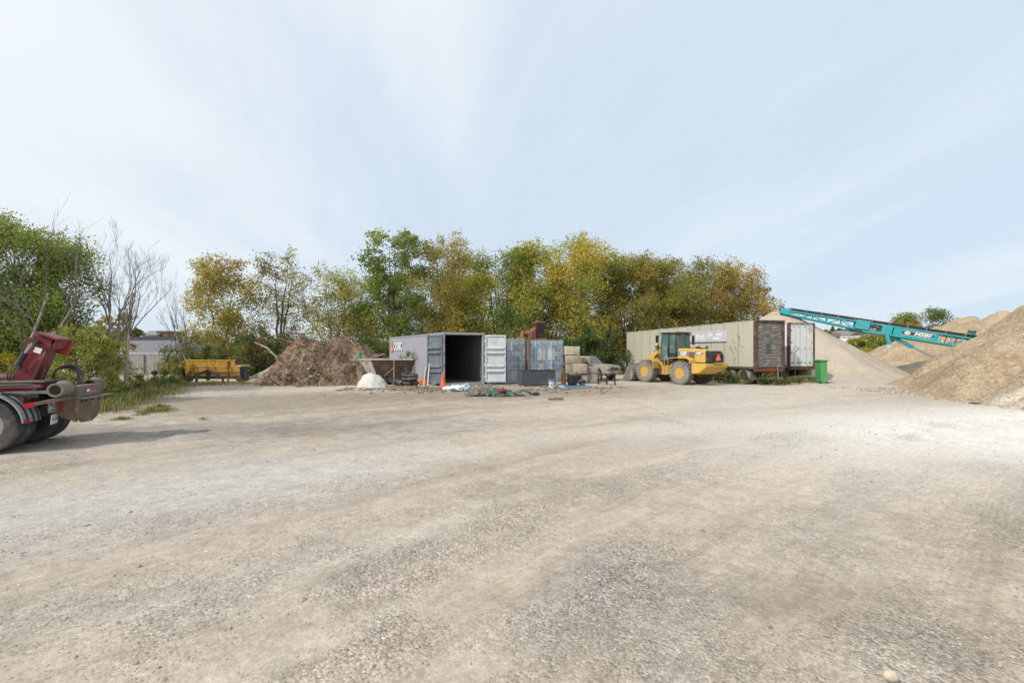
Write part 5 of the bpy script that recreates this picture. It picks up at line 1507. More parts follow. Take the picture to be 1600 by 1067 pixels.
# ------------------------------------------------------------------ trailers
def trailer(label, near, head, W, Lg, z0, z1, tilt, m_side, npan, detail):
    yaw = math.atan2(head.y, head.x)
    rt = empty('semi_trailer', near, yaw, label, 'trailer', 'box trailers')          # local x forward, y to its left; near = left rear corner
    def zz(z, x): return z - tilt * x / Lg
    def pan(x0, x1, y, t):
        b = MB()
        vs = [(x0, y, zz(z0, x0)), (x1, y, zz(z0, x1)), (x1, y, zz(z1, x1)), (x0, y, zz(z1, x0))]
        vs += [(a, y + t, c) for a, _, c in vs]
        b.add(vs, [(0, 1, 2, 3), (7, 6, 5, 4), (0, 4, 5, 1), (1, 5, 6, 2), (2, 6, 7, 3), (3, 7, 4, 0)])
        return b
    for i in range(npan):
        x0 = .16 + (Lg - .2) * i / npan; x1 = .16 + (Lg - .2) * (i + 1) / npan
        pan(x0 + .012, x1 - .012, 0 + random.uniform(-.004, .004), -.03).build('side_panel', m_side, rt)
        b = MB(); b.add(*(lambda q: (q.V, q.Fc))(pan(x1 - .03, x1 + .03, .004 if False else -.008, .02))); b.build('panel_seam', detail['seam'], rt)
    pan(.16, Lg, -W, .03).build('far_side', m_side, rt)
    b = MB(); b.add([(0.1, -.032, zz(z0, 0)), (Lg, -.032, zz(z0, Lg)), (Lg, -W + .032, zz(z0, Lg)), (0.1, -W + .032, zz(z0, 0))] + [(0.1, -.032, zz(z0, 0) + .12), (Lg, -.032, zz(z0, Lg) + .12), (Lg, -W + .032, zz(z0, Lg) + .12), (0.1, -W + .032, zz(z0, 0) + .12)],
                    [(0, 1, 2, 3), (7, 6, 5, 4), (0, 4, 5, 1), (1, 5, 6, 2), (2, 6, 7, 3), (3, 7, 4, 0)]); b.build('floor', M['darksteel'], rt)
    b = MB(); b.add([(0.05, .012, zz(z1, 0)), (Lg, .012, zz(z1, Lg)), (Lg, -W - .012, zz(z1, Lg)), (0.05, -W - .012, zz(z1, 0))] + [(0.05, .012, zz(z1, 0) + .05), (Lg, .012, zz(z1, Lg) + .05), (Lg, -W - .012, zz(z1, Lg) + .05), (0.05, -W - .012, zz(z1, 0) + .05)],
                    [(0, 1, 2, 3), (7, 6, 5, 4), (0, 4, 5, 1), (1, 5, 6, 2), (2, 6, 7, 3), (3, 7, 4, 0)]); b.build('roof', detail['roof'], rt)
    b = MB(); b.add([(.1, .014, zz(z0, .1) - .07), (Lg, .014, zz(z0, Lg) - .07), (Lg, .014, zz(z0, Lg) + .06), (.1, .014, zz(z0, .1) + .06)] + [(.1, -.03, zz(z0, .1) - .07), (Lg, -.03, zz(z0, Lg) - .07), (Lg, -.03, zz(z0, Lg) - .001), (.1, -.03, zz(z0, .1) - .001)],
                    [(0, 1, 2, 3), (7, 6, 5, 4), (0, 4, 5, 1), (1, 5, 6, 2), (2, 6, 7, 3), (3, 7, 4, 0)]); b.build('bottom_rail', detail['rail'], rt)
    pan(Lg - .03, Lg, 0.0, -W).build('front_wall', m_side, rt)
    # rear frame
    for y in (-.045, -W + .045):
        b = MB(); b.bx(-.03, .155, y - detail['fw'], y + detail['fw'], z0 - .20, z1 + .06); b.build('rear_post', detail['frame'], rt, bevel=.01)
    b = MB(); b.bx(-.028, .15, -W + .125, -.125, z1 - .06, z1 + .055); b.build('rear_header', detail['head'], rt)
    b = MB(); b.bx(-.05, .15, -W + .125, -.125, z0 - .20, z0 - .02); b.build('rear_sill', M['rust'], rt)
    # bumper frame under the rear
    for y in (-.45, -W + .45):
        b = MB(); b.bar((.02, y, z0 - .28), (-.02, y, .33), .08, .08); b.build('bumper_strut', M['rust'], rt)
    b = MB(); b.bx(-.07, .03, -W + .15, -.15, .30, .40); b.build('bumper', M['steel'], rt)
    # bogie
    for x in detail['axles']:
        for s, y in ((1, -.28), (-1, -W + .28)):
            wheel(rt, (x, y, .47), .47, .42, M['dustrubber'], M['darksteel'], .27, 0, outer=s)
        b = MB(); b.tube([(x, -.3, .47), (x, -W + .3, .47)], .07, 8); b.build('axle', M['darksteel'], rt)
    b = MB(); b.bx(.3, 3.6, -.75, -.60, z0 - .2, z0 - .01); b.bx(.3, 3.6, -W + .60, -W + .75, z0 - .2, z0 - .01); b.build('bogie_rail', M['darksteel'], rt)
    for y in (-.28, -W + .28):
        b = MB(); b.bx(.42, .44, y - .2, y + .2, .25, z0 - .05); b.build('mud_flap', M['rubber'], rt)
    for y in (-.5, -W + .5):
        b = MB(); b.bx(Lg - 2.6, Lg - 2.48, y - .05, y + .05, .05, z0 - .1); b.bx(Lg - 2.7, Lg - 2.38, y - .12, y + .12, 0, .05); b.build('landing_leg', M['darksteel'], rt)
    return rt


BEI = mat('beige_trailer_paint', (.45, .435, .36), .6, var=.05, vs=1.0, dirt=(.33, .30, .25), da=.45, ds=.9, dlo=.5, dhi=.8, streak=True)
TW = mat('white_trailer_paint', (.68, .71, .74), .5, var=.05, vs=1.5, dirt=(.40, .37, .34), da=.35, ds=1.5, dlo=.5, dhi=.8, streak=True)
BRN = mat('brown_frame_paint', (.085, .052, .04), .75, var=.25, dirt=(.24, .15, .10), da=.5, ds=3)
SEAM = mat('seam_dark', (.30, .285, .24), .7)
hd = Vector((-.292, .956, 0)).normalized()
n1_ = Vector(((1181 - 800) / F * 25.3, 25.3, 0))
T1 = trailer('long beige box trailer with a peeling grey slatted rear door', n1_, hd, 1.98, 13.4, .93, 3.52, .20, BEI, 12,
             dict(seam=SEAM, roof=ROOFM, rail=M['darksteel'], frame=BRN, head=BRN, fw=.072, axles=(.95, 2.1)))
SL = mat('weathered_slat', (.15, .142, .135), .85, var=.3, vs=4, dirt=(.46, .45, .43), da=.75, ds=2.4, dlo=.50, dhi=.66, streak='h')
ns = 15
for i in range(ns):
    z = .95 + (3.43 - .95) * (i + .5) / ns
    b = MB(); b.box((.045 + random.uniform(-.006, .006), -.99, z), (.03, 1.72, (3.43 - .95) / ns * .93), rotm(0, R(random.uniform(-3, 3)), 0)); b.build('door_slat', SL, T1, bevel=.006)
b = MB(); b.box((.02, -.85, 2.05), (.05, .28, .5)); b.build('patched_board', mat('patch_board', (.10, .10, .10), .8, var=.3), T1)
b = MB(); b.bx(.07, .09, -1.86, -.12, .94, 3.45); b.build('door_backing', M['darksteel'], T1)
b = MB(); b.bar((-.06, -1.45, .95), (-.09, -1.50, .18), .03); b.box((-.1, -1.5, .15), (.09, .12, .1)); b.build('rope', M['palebark'], T1)
b = MB(); b.box((-.06, -.95, .86), (.03, .5, .10)); b.build('reflector_strip', mat('red_reflector', (.38, .07, .05), .5, dirt=RUST, da=.5), T1)
# faded sign on the side
sx0, sx1 = 2.15, 5.3
SIGN = mat('faded_sign', (.47, .48, .52), .6, var=.1, vs=2, dirt=(.60, .60, .60), da=.5, ds=2)
b = MB(); b.bx(sx0, sx1, .016, .026, 2.42, 3.12); b.build('sign', SIGN, T1)
b = MB(); b.bx(sx0, sx1 + .2, .012, .03, 2.37, 2.41); b.build('sign_trim', M['darksteel'], T1)
lf = (-1, 0, 0)
FADE = mat('faded_white', (.74, .75, .78), .6, var=.15, vs=6)
text('lettering', 'Bri', .40, FADE, T1, (4.45, .030, 2.74), lf, (0, 0, 1), .002, bold=.015, xs=1.4)
text('lettering', 'Ltd.', .24, FADE, T1, (3.5, .030, 2.87), lf, (0, 0, 1), .002, bold=.01, xs=1.3)
text('lettering', 'Lime', .24, FADE, T1, (2.75, .030, 2.87), lf, (0, 0, 1), .002, bold=.01, xs=1.3)
text('lettering', 'Stone', .20, FADE, T1, (2.95, .030, 2.63), lf, (0, 0, 1), .002, bold=.01, xs=1.4)
# scuffs of old paint left on the panels near the rear
for k, (x, z, w, h, a) in enumerate(((1.75, 1.92, .10, .50, 38), (1.42, 1.95, .08, .42, 35), (1.18, 2.45, .07, .55, 3), (1.55, 1.28, .07, .4, -12), (1.25, 2.7, .05, .4, 60), (1.62, 2.42, .05, .35, 55), (.95, 2.1, .04, .3, 75))):
    b = MB(); b.box((0, .004, 0), (w, .004, h)); o = b.build('scuff', mat('scuff', (.25, .27, .25), .7, var=.3, vs=9, dirt=(.44, .43, .36), da=.8, ds=8), T1, loc=(x, .006, z), rot=(0, R(a), 0))
n2_ = Vector(((1233 - 800) / F * 27.3, 27.3, 0))
T2 = trailer('white box trailer with closed white rear doors, right of the slatted trailer', n2_, hd, 1.98, 13.0, .95, 3.50, .18, TW, 11,
             dict(seam=TW, roof=ROOFM, rail=M['steel'], frame=BRN, head=M['steel'], fw=.042, axles=(.95, 2.1)))
for y0, y1 in ((-.985, -.125), (-1.855, -.995)):
    b = MB(); b.bx(.0, .05, y0, y1, .95, 3.43); b.build('door', TW, T2, bevel=.008)
    for f in (.28, .72):
        y = y0 + (y1 - y0) * f
        b = MB(); b.tube([(-.035, y, .9), (-.035, y, 3.46)], .016, 6); b.build('lock_rod', M['white'], T2)
        b = MB()
        for z in (1.15, 2.0, 3.3): b.box((-.02, y, z), (.04, .08, .06))
        b.build('rod_bracket', M['darksteel'], T2)
    for z in (1.15, 1.75, 2.4, 3.1):
        b = MB(); b.box((-.01, y0 + .02 if y0 < -1 else y1 - .02, z), (.05, .12, .07)); b.build('hinge', M['steel'], T2)
b = MB()
b.add([(-.006, -.52 + .15 * math.cos(t), 1.98 + .22 * math.sin(t)) for t in (0, math.pi / 2, math.pi, -math.pi / 2)] + [(-.006, -.52 + .12 * math.cos(t), 1.98 + .18 * math.sin(t)) for t in (0, math.pi / 2, math.pi, -math.pi / 2)],
      [(i, (i + 1) % 4, 4 + (i + 1) % 4, 4 + i) for i in range(4)]); b.build('placard_frame', M['lettblack'], T2)
for k in range(4): text('lettering', ('GVWR', '30844', 'MAX', '102')[k], .085, M['lettblack'], T2, (-.008, -1.62, 3.18 - k * .1), (0, -1, 0), (0, 0, 1), .001)
for k in range(5):
    b = MB(); b.box((-.008, -.3 - .32 * k, 1.17), (.012, .10, .05)); b.build('rivet_plate', M['darksteel'], T2)

# weeds under the trailers
wp = [(n1_ + hd * a + Vector((.956, .292, 0)) * c) for a, c in ((.5, -.35), (1.4, -.3), (2.6, -.3), (3.4, -.35), (-.3, .6), (-.35, 1.4), (.8, 1.0), (-.2, 2.3), (.4, 2.6), (1.9, .9))]
thicket('trailer_weeds', 'weeds and dry brush growing under the rear of the long trailer', [(p.x, p.y, random.uniform(.35, .95), random.uniform(.6, 1.1)) for p in wp], DKGREEN + OLIVE + [(.16, .15, .12)], 60, .075)
wq = [(n2_ + hd * a + Vector((.956, .292, 0)) * c) for a, c in ((-.3, .3), (-.3, 1.0), (-.35, 1.7), (.2, 2.2), (.8, .5))]
thicket('trailer_weeds', 'low dry grass under the rear of the white trailer', [(p.x, p.y, random.uniform(.2, .4), random.uniform(.6, 1.1)) for p in wq], OLIVE + [(.2, .17, .1)], 50, .06)
pw = n1_ + hd * 2.0 + Vector((.956, .292, 0)) * -.45
thicket('trailer_plant', 'leafy yellow-green weed standing before the wheel of the long trailer', [(pw.x, pw.y, 1.0, .8)], LIME + YGREEN, 60, .09, kind='stuff')

# ------------------------------------------------------------------ green bins
GRN = mat('bright_green_steel', (.075, .30, .10), .5, var=.12, dirt=(.25, .33, .2), da=.4, ds=2)
p = gr(1291, 599)
rt = empty('green_bin', p + Vector((-.1, .3, 0)), R(-10), 'tall bright green steel bin at the right rear corner of the white trailer', 'bin')
b = MB(); b.prism([(-.15, .06), (.15, .06), (.18, 1.28), (-.18, 1.28)], -.35, .35); b.build('bin_body', GRN, rt, bevel=.03)
b = MB(); b.bx(-.27, .22, -.42, .42, 1.281, 1.36); b.build('lid', GRN, rt, bevel=.02)
for x in (-.12, .12):
    b = MB(); b.bx(x - .04, x + .04, -.365, -.352, .12, 1.2); b.build('rib', GRN, rt)
for x in (-.18, .18):
    b = MB(); b.lathe([(0, -.03), (.06, -.03), (.06, .03), (0, .03)], (x, -.3, .06), 'y', 10); b.build('wheel', M['black'], rt)
p = gr(1262, 596)
rt = empty('green_skip', p + Vector((0, 1.0, 0)), R(8), 'low bright green steel frame behind the legs of the white trailer', 'skip')
b = MB(); b.bx(-.9, .9, -.03, .03, .12, .62); b.build('front_plate', GRN, rt, bevel=.01)
for x in (-.85, .85):
    b = MB(); b.bx(x - .06, x + .06, -.09, .09, 0, .9); b.build('post', GRN, rt, bevel=.01)
b = MB(); b.bx(-.3, .35, -.05, -.032, .15, .55); b.build('white_plate', M['white'], rt)

# ------------------------------------------------------------------ dusty car behind the blocks
DUSTP = mat('dusty_car_paint', (.20, .185, .165), .7, var=.12, vs=2, dirt=(.40, .355, .29), da=.7, ds=1.8, dlo=.35, dhi=.6)
hc = Vector((.70, -.71, 0))
fc = at(956, 594, 29.0); fc.z = 0
CAR = empty('dusty_car', fc - hc * 1.9, math.atan2(hc.y, hc.x), 'dust covered old grey pickup parked behind the concrete blocks', 'car')
S_ = .86; CAR.scale = (S_, S_, S_)
b = MB(); b.prism([(-2.7, .42), (2.3, .42), (2.42, .6), (2.40, .98), (2.25, 1.08), (.95, 1.16), (-2.65, 1.16), (-2.72, .9)], -.92, .92); b.build('body', DUSTP, CAR, bevel=.06, segs=3)
b = MB(); b.prism([(.95, 1.14), (.30, 1.74), (-.75, 1.76), (-1.05, 1.14)], -.84, .84); b.V = [(v[0], v[1] * (.86 if v[2] > 1.5 else 1), v[2]) for v in b.V]; b.build('cab', DUSTP, CAR, bevel=.05, segs=3)
b = MB(); b.add([(.93, -.74, 1.19), (.93, .74, 1.19), (.345, .64, 1.715), (.345, -.64, 1.715)] + [(.955, -.74, 1.2), (.955, .74, 1.2), (.37, .64, 1.725), (.37, -.64, 1.725)], [(0, 1, 2, 3), (4, 5, 6, 7), (0, 1, 5, 4), (1, 2, 6, 5), (2, 3, 7, 6), (3, 0, 4, 7)]); b.build('windscreen', mat('dusty_windscreen', (.13, .13, .12), .3, dirt=(.24, .22, .19), da=.6, ds=3), CAR)
for s in (1, -1):
    b = MB(); b.add([(.70, s * .85, 1.2), (-.75, s * .85, 1.2), (-.62, s * .755, 1.68), (.22, s * .755, 1.68)] + [(.70, s * .862, 1.2), (-.75, s * .862, 1.2), (-.62, s * .767, 1.68), (.22, s * .767, 1.68)], [(0, 1, 2, 3), (4, 5, 6, 7), (0, 1, 5, 4), (1, 2, 6, 5), (2, 3, 7, 6), (3, 0, 4, 7)]); b.build('side_window', M['glass'], CAR)
    b = MB(); b.box((.62, s * 1.0, 1.25), (.12, .2, .16)); b.build('mirror', M['black'], CAR, bevel=.02)
    for x in (1.55, -1.6):
        b = MB(); b.lathe([(0, s * .90), (.43, s * .90), (.43, s * .928), (0, s * .928)], (x, 0, .52), 'y', 24); b.build('wheel_arch', M['black'], CAR)
        wheel(CAR, (x, s * .83, .37), .37, .24, M['rubber'], M['steel'], .2, 0, outer=s)
    b = MB(); b.box((2.41, s * .68, .86), (.05, .34, .18)); b.build('headlight', mat('headlight', (.36, .36, .34), .25), CAR, bevel=.02)
b = MB(); b.bx(2.385, 2.43, -.48, .48, .76, .96); b.build('grille', M['black'], CAR)
for i in range(4):
    b = MB(); b.box((2.44, 0, .79 + i * .047), (.02, .94, .014)); b.build('grille_bar', M['steel'], CAR)
b = MB(); b.bx(2.36, 2.56, -.95, .95, .46, .66); b.build('bumper', mat('dull_chrome', (.40, .39, .37), .4, .6, dirt=DUST, da=.6), CAR, bevel=.04)
b = MB(); b.bx(.95, 2.25, -.72, .72, 1.09, 1.125); b.V = [(v[0], v[1], v[2] + (2.25 - v[0]) * .045) for v in b.V]; b.build('bonnet', DUSTP, CAR, bevel=.03)

# ------------------------------------------------------------------ yellow spreader on the left
YB = mat('old_yellow', (.66, .40, .05), .6, var=.15, vs=2, dirt=(.22, .12, .05), da=.6, ds=2.5, dlo=.5, dhi=.7)
YB2 = mat('pale_yellow', (.60, .39, .12), .6, var=.1, dirt=(.3, .18, .08), da=.5, ds=2)
YR = mat('rusty_yellow', (.46, .26, .04), .8, var=.3, vs=7, dirt=(.10, .05, .03), da=.7, ds=9)
p, q = gr(276, 598.5), gr(374, 598.5)
L = (q - p).length
SP = empty('yellow_spreader', (p + q) / 2 + Vector((0, .6, 0)), 0, 'rusty yellow box spreader with a black A-frame at the foot of the scrub', 'spreader')
hl = L / 2
b = MB(); b.add([(-hl * .82, -.42, .98), (hl * .90, -.42, .98), (hl * .90, -.20, .40), (-hl * .82, -.20, .40)] + [(-hl * .82, -.38, .98), (hl * .90, -.38, .98), (hl * .90, -.16, .40), (-hl * .82, -.16, .40)], [(0, 1, 2, 3), (4, 5, 6, 7), (0, 1, 5, 4), (1, 2, 6, 5), (2, 3, 7, 6), (3, 0, 4, 7)]); b.build('front_wall', YB2, SP)
b = MB(); b.bx(-hl * .82, hl * .90, .38, .42, .4, 1.0); b.build('rear_wall', YB, SP)
for x in (-hl * .83, hl * .91):
    b = MB(); b.prism([(-.43, 1.0), (.43, 1.0), (.3, .38), (-.2, .38)], x - .03, x + .03, 'x'); b.build('end_wall', YB, SP)
b = MB(); b.bx(-hl * .78, hl * .80, -.42, -.385, 1.0, 1.30); b.build('top_screen', YR, SP)
b = MB(); b.bx(-hl * .80, hl * .82, -.45, -.36, 1.30, 1.345); b.build('top_rail', YB, SP)
for f in (-.45, -.12, .12, .52):
    b = MB(); b.add([(hl * f - .02, -.47, 1.0), (hl * f + .02, -.47, 1.0), (hl * f + .02, -.25, .42), (hl * f - .02, -.25, .42), (hl * f - .02, -.41, 1.0), (hl * f + .02, -.41, 1.0), (hl * f + .02, -.19, .42), (hl * f - .02, -.19, .42)], [(0, 1, 2, 3), (4, 5, 6, 7), (0, 1, 5, 4), (1, 2, 6, 5), (2, 3, 7, 6), (3, 0, 4, 7)]); b.build('stiffener', YB, SP)
b = MB(); b.bx(-hl * .8, hl * .88, -.375, -.335, .66, .70); b.build('seam_rail', YR, SP)
for x in (-hl * .95, hl * .95):
    b = MB(); b.bx(x - .12, x + .12, -.5, .4, .94, 1.04); b.build('end_bracket', mat('pale_pinkish', (.50, .38, .28), .7, dirt=RUST, da=.5, ds=4), SP)
    b = MB(); b.bx(x - .07, x + .07, -.3, .3, .3, .938); b.build('end_box', M['black'], SP, bevel=.02)
    wheel(SP, (x * .93, 0, .33), .33, .3, M['rubber'], YB, .17, 0, outer=-1).rotation_euler = (0, 0, R(90) if False else 0)
for s in (-1, 1):
    b = MB(); b.bar((0, -.62, .76), (s * .95, -.75, .32), .06, .08); b.build('draw_bar', M['black'], SP)
b = MB(); b.bx(-1.0, 1.0, -.5, -.44, .28, .36); b.bx(-1.9, 1.9, -.25, .25, .22, .34); b.bx(-.06, .06, -.68, -.5, .15, .7); b.build('under_frame', M['black'], SP)
for x in (-.75, .78): 
    b = MB(); b.bx(x - .04, x + .04, -.52, -.42, 0, .28); b.build('stand', M['darksteel'], SP)
b = MB(); b.bx(hl * .58, hl * .62, -.50, -.44, .02, 1.28); b.build('red_post', M['rust'], SP)

# ------------------------------------------------------------------ stacking conveyor
TEAL = mat('teal_paint', (.016, .33, .38), .45, var=.07, vs=2, dirt=(.17, .30, .30), da=.6, ds=1.5)
TEALD = mat('teal_paint_dusty', (.04, .30, .32), .55, var=.1, vs=2, dirt=(.25, .28, .25), da=.4, ds=2)
IDL = mat('idler_grey', (.17, .17, .18), .6)
BELT = mat('conveyor_belt', (.03, .024, .028), .7, var=.2)
HEADP = at(1222, 484, 37.5); TAILP = at(1541, 532, 31.5)
CV = empty('stacking_conveyor', (HEADP.x, HEADP.y, 0), 0, 'long teal stacking conveyor rising over the gravel cone', 'conveyor')
ex = (TAILP - HEADP); CL = ex.length; ex.normalize()
ey = Vector((-ex.y, ex.x, 0)).normalized()              # across the belt
if ey.y > 0: ey = -ey                                    # ey points to the viewer
ez = ex.cross(ey).normalized()
if ez.z < 0: ez = -ez
base = CV.location


def cv(a, y, z):
    return HEADP + ex * a + ey * y + ez * (z * .74) - base


def cbox(mb, a0, a1, y0, y1, z0, z1):
    vs = [cv(a, y, z) for a in (a0, a1) for y in (y0, y1) for z in (z0, z1)]
    mb.add(vs, [(0, 1, 3, 2), (4, 6, 7, 5), (0, 4, 5, 1), (2, 3, 7, 6), (0, 2, 6, 4), (1, 5, 7, 3)]); return mb


WB = .55
def bot(a): return -.40 - .52 * min(1, max(0, a / (CL * .5)))          # lower chord drops away from the head
b = MB(); cbox(b, .35, CL + 1.2, -WB + .03, WB - .03, .14, .20); b.build('belt', BELT, CV)
for s in (1, -1):
    b = MB(); cbox(b, .5, CL + 1.2, s * WB - .02, s * WB + .02, .02, .27); b.build('belt_skirt', BELT, CV)
    b = MB(); cbox(b, 0, CL * .50, s * WB - .05, s * WB + .05, -.13, -.0); b.build('top_chord', TEAL, CV)
    b = MB(); b.bar(cv(.1, s * WB, -.40), cv(CL * .50, s * WB, bot(CL * .5)), .10, .12); b.build('bottom_chord', TEAL, CV)
    k = 6
    for i in range(k + 1):
        a = CL * .46 * i / k + .3
        b = MB(); b.bar(cv(a, s * WB, -.06), cv(a, s * WB, bot(a)), .06, .06); b.build('truss_post', TEAL, CV)
        if i < k:
            a2 = CL * .46 * (i + 1) / k + .3
            lo, hi = (a, a2) if i % 2 else (a2, a)
            b = MB(); b.bar(cv(lo, s * WB, bot(lo)), cv(hi, s * WB, -.08), .05, .05); b.build('truss_diagonal', TEAL, CV)
    # outer, wider half of the telescope
    b = MB(); cbox(b, CL * .585, CL * .79, s * (WB + .09) - .03, s * (WB + .09) + .03, -.90, .0); b.build('side_plate', TEAL, CV)
    b = MB(); cbox(b, CL * .5, CL * 1.09, s * (WB + .09) - .05, s * (WB + .09) + .05, -.16, -.0); b.build('outer_chord', TEALD, CV)
    b = MB(); cbox(b, CL * .44, CL * 1.0, s * (WB + .09) - .06, s * (WB + .09) + .06, -1.02, -.88); b.build('outer_chord', TEAL, CV)
    for i in range(4):
        a = CL * (.80 + .045 * i)
        b = MB(); b.bar(cv(a, s * (WB + .09), -.08), cv(a, s * (WB + .09), -.93), .05, .05); b.build('truss_post', TEAL if i else M['steel'], CV)
    b = MB(); b.bar(cv(CL * .97, s * (WB + .09), -.08), cv(CL * .83, s * (WB + .09), -.92), .05, .05); b.build('truss_diagonal', TEALD, CV)
    b = MB(); b.bar(cv(CL * 1.0, s * (WB + .09), -.05), cv(CL * 1.09, s * (WB + .09), -.75), .09, .09); b.build('truss_diagonal', TEALD, CV)
b = MB(); cbox(b, CL * .40, CL * .47, -WB - .17, WB + .17, -.80, .10); b.build('drive_box', TEAL, CV, bevel=.02)
b = MB(); cbox(b, CL * .53, CL * .58, -WB - .19, WB + .19, -.95, -.1); b.build('pivot_box', TEAL, CV, bevel=.02)
b = MB(); b.bar(cv(CL * .47, WB + .05, -.38), cv(CL * .54, WB + .05, -.48), .16, .16); b.build('hydraulic_ram', M['black'], CV)
b = MB(); b.bar(cv(CL * .465, WB + .02, -.80), cv(CL * .54, WB + .02, -.85), .1, .1); b.bar(cv(CL * .48, WB, -.25), cv(CL * .54, WB, -.8), .06); b.build('inner_frame', TEALD, CV)
b = MB(); cbox(b, -.12, .55, -WB - .06, WB + .06, -.44, .16); b.build('head_box', TEAL, CV, bevel=.03)
b = MB()
m_ = Matrix((ex, ey, ez)).transposed()
for k in range(16):
    t0 = k / 16 * 2 * math.pi
b.tube([cv(.0, -WB, .0), cv(.0, WB, .0)], .22, 16); b.build('head_drum', BELT, CV, smooth=40)
for i in range(12):
    a = CL * (.05 + .085 * i)
    for s in (1, -1):
        b = MB(); b.bar(cv(a, s * (WB + .03), -.05), cv(a, s * (WB + .03), .30), .05, .07); b.build('idler_bracket', IDL, CV)
# sign
y_ = WB + .09 + .031
b = MB(); b.add([cv(a, y, z) for y in (y_, y_ + .012) for a, z in ((CL * .622, -.66), (CL * .762, -.66), (CL * .770, -.28), (CL * .630, -.28))], [(0, 1, 2, 3), (4, 5, 6, 7), (0, 1, 5, 4), (1, 2, 6, 5), (2, 3, 7, 6), (3, 0, 4, 7)]); b.build('sign', M['lettblack'], CV)
for a0, a1, z0, z1, n in ((CL * .618, CL * .767, -.695, -.665, 'sign_border'), (CL * .627, CL * .775, -.275, -.245, 'sign_border')):
    b = MB(); cbox(b, a0, a1, y_, y_ + .01, z0, z1); b.build(n, M['lettwhite'], CV)
text('lettering', 'MS80', .31, M['lettwhite'], CV, cv(CL * .718, y_ + .018, -.47), ex, ez, .004, shear=.25, bold=.008, xs=1.35)
b = MB(); c_ = [cv(CL * .650 + .17 * math.cos(t), y_ + .0135, -.47 + .14 * math.sin(t)) for t in np.linspace(0, 6.283, 20, endpoint=False)]
d_ = [cv(CL * .650 + .17 * math.cos(t), y_ + .02, -.47 + .14 * math.sin(t)) for t in np.linspace(0, 6.283, 20, endpoint=False)]
b.add(c_ + d_, [tuple(range(20)), tuple(range(20, 40))] + [(i, (i + 1) % 20, 20 + (i + 1) % 20, 20 + i) for i in range(20)]); b.build('emblem', M['lettwhite'], CV)
b = MB(); cbox(b, CL * .650 - .08, CL * .650 + .12, y_ + .021, y_ + .026, -.49, -.445); b.build('emblem_bar', M['lettblack'], CV)
# strut, short leg and cable box
s0 = cv(CL * .555, WB - .1, -.9); s1 = at(1442, 569, 33.2) - base
s1 = at(1480, 568, 32.6) - base
sm = s0.lerp(s1, .45); sm2 = s0.lerp(s1, .78)
b = MB(); b.bar(s0, sm, .22, .22); b.build('strut', TEAL, CV, bevel=.01)
b = MB(); b.bar(sm, sm2, .15, .15); b.build('strut_rod', mat('pale_steel', (.35, .43, .47), .4, .3), CV)
b = MB(); b.bar(sm2, s1, .24, .24); b.build('strut_foot', TEALD, CV, bevel=.01)
b = MB(); b.bar(s1, Vector((s1.x + .2, s1.y - .2, 0)), .2, .2); b.build('support_leg', TEALD, CV)
b = MB(); b.bar(s0 + Vector((-.05, -.1, .2)), at(1390, 539, 33.4) - base, .17, .17); b.build('short_leg', TEAL, CV, bevel=.01)
e_ = at(1389, 541, 33.4) - base
b = MB(); b.box(e_, (.16, .16, .22)); b.build('leg_shoe', M['white'], CV)
b = MB(); cbox(b, CL * .90, CL * .935, WB + .14, WB + .22, .30, .62); b.bar(cv(CL * .915, WB + .15, 0), cv(CL * .93, WB + .15, .72), .05); b.build('cable_reel', mat('dark_teal', (.02, .13, .13), .5), CV)
# tail legs out of sight behind the heap still carry it
for s in (1, -1):
    t_ = cv(CL * .97, s * WB, -1.1); b = MB(); b.bar(t_, Vector((t_.x, t_.y, 0)), .18, .18); b.build('tail_leg', TEALD, CV)

# ------------------------------------------------------------------ hook-lift truck at the left edge
REDP = mat('dark_red_paint', (.155, .018, .027), .42, var=.12, vs=2, dirt=(.30, .14, .12), da=.45, ds=2.2)
REDD = mat('dusty_red_paint', (.17, .06, .06), .6, var=.12, dirt=(.32, .22, .19), da=.6, ds=1.8)
TANM = mat('dusty_brown_steel', (.15, .105, .072), .8, var=.15, vs=4, dirt=(.32, .26, .20), da=.7, ds=2.2)
TYR = mat('road_tyre', (.05, .05, .052), .8, var=.25, vs=6, dirt=(.24, .22, .19), da=.5, ds=2.5, dlo=.45, dhi=.75)
FEND = mat('grey_plastic_fender', (.26, .28, .30), .5, var=.1, dirt=(.28, .27, .25), da=.5, ds=2.5)
GRM = mat('grey_dusty_steel', (.16, .15, .135), .7, .2, var=.2, dirt=(.24, .18, .13), da=.6, ds=3)
TK = empty('hook_lift_truck', (-10.62, 9.16, 0), R(197), 'hook lift truck with a dark red arm, cut off by the left photo edge', 'truck')
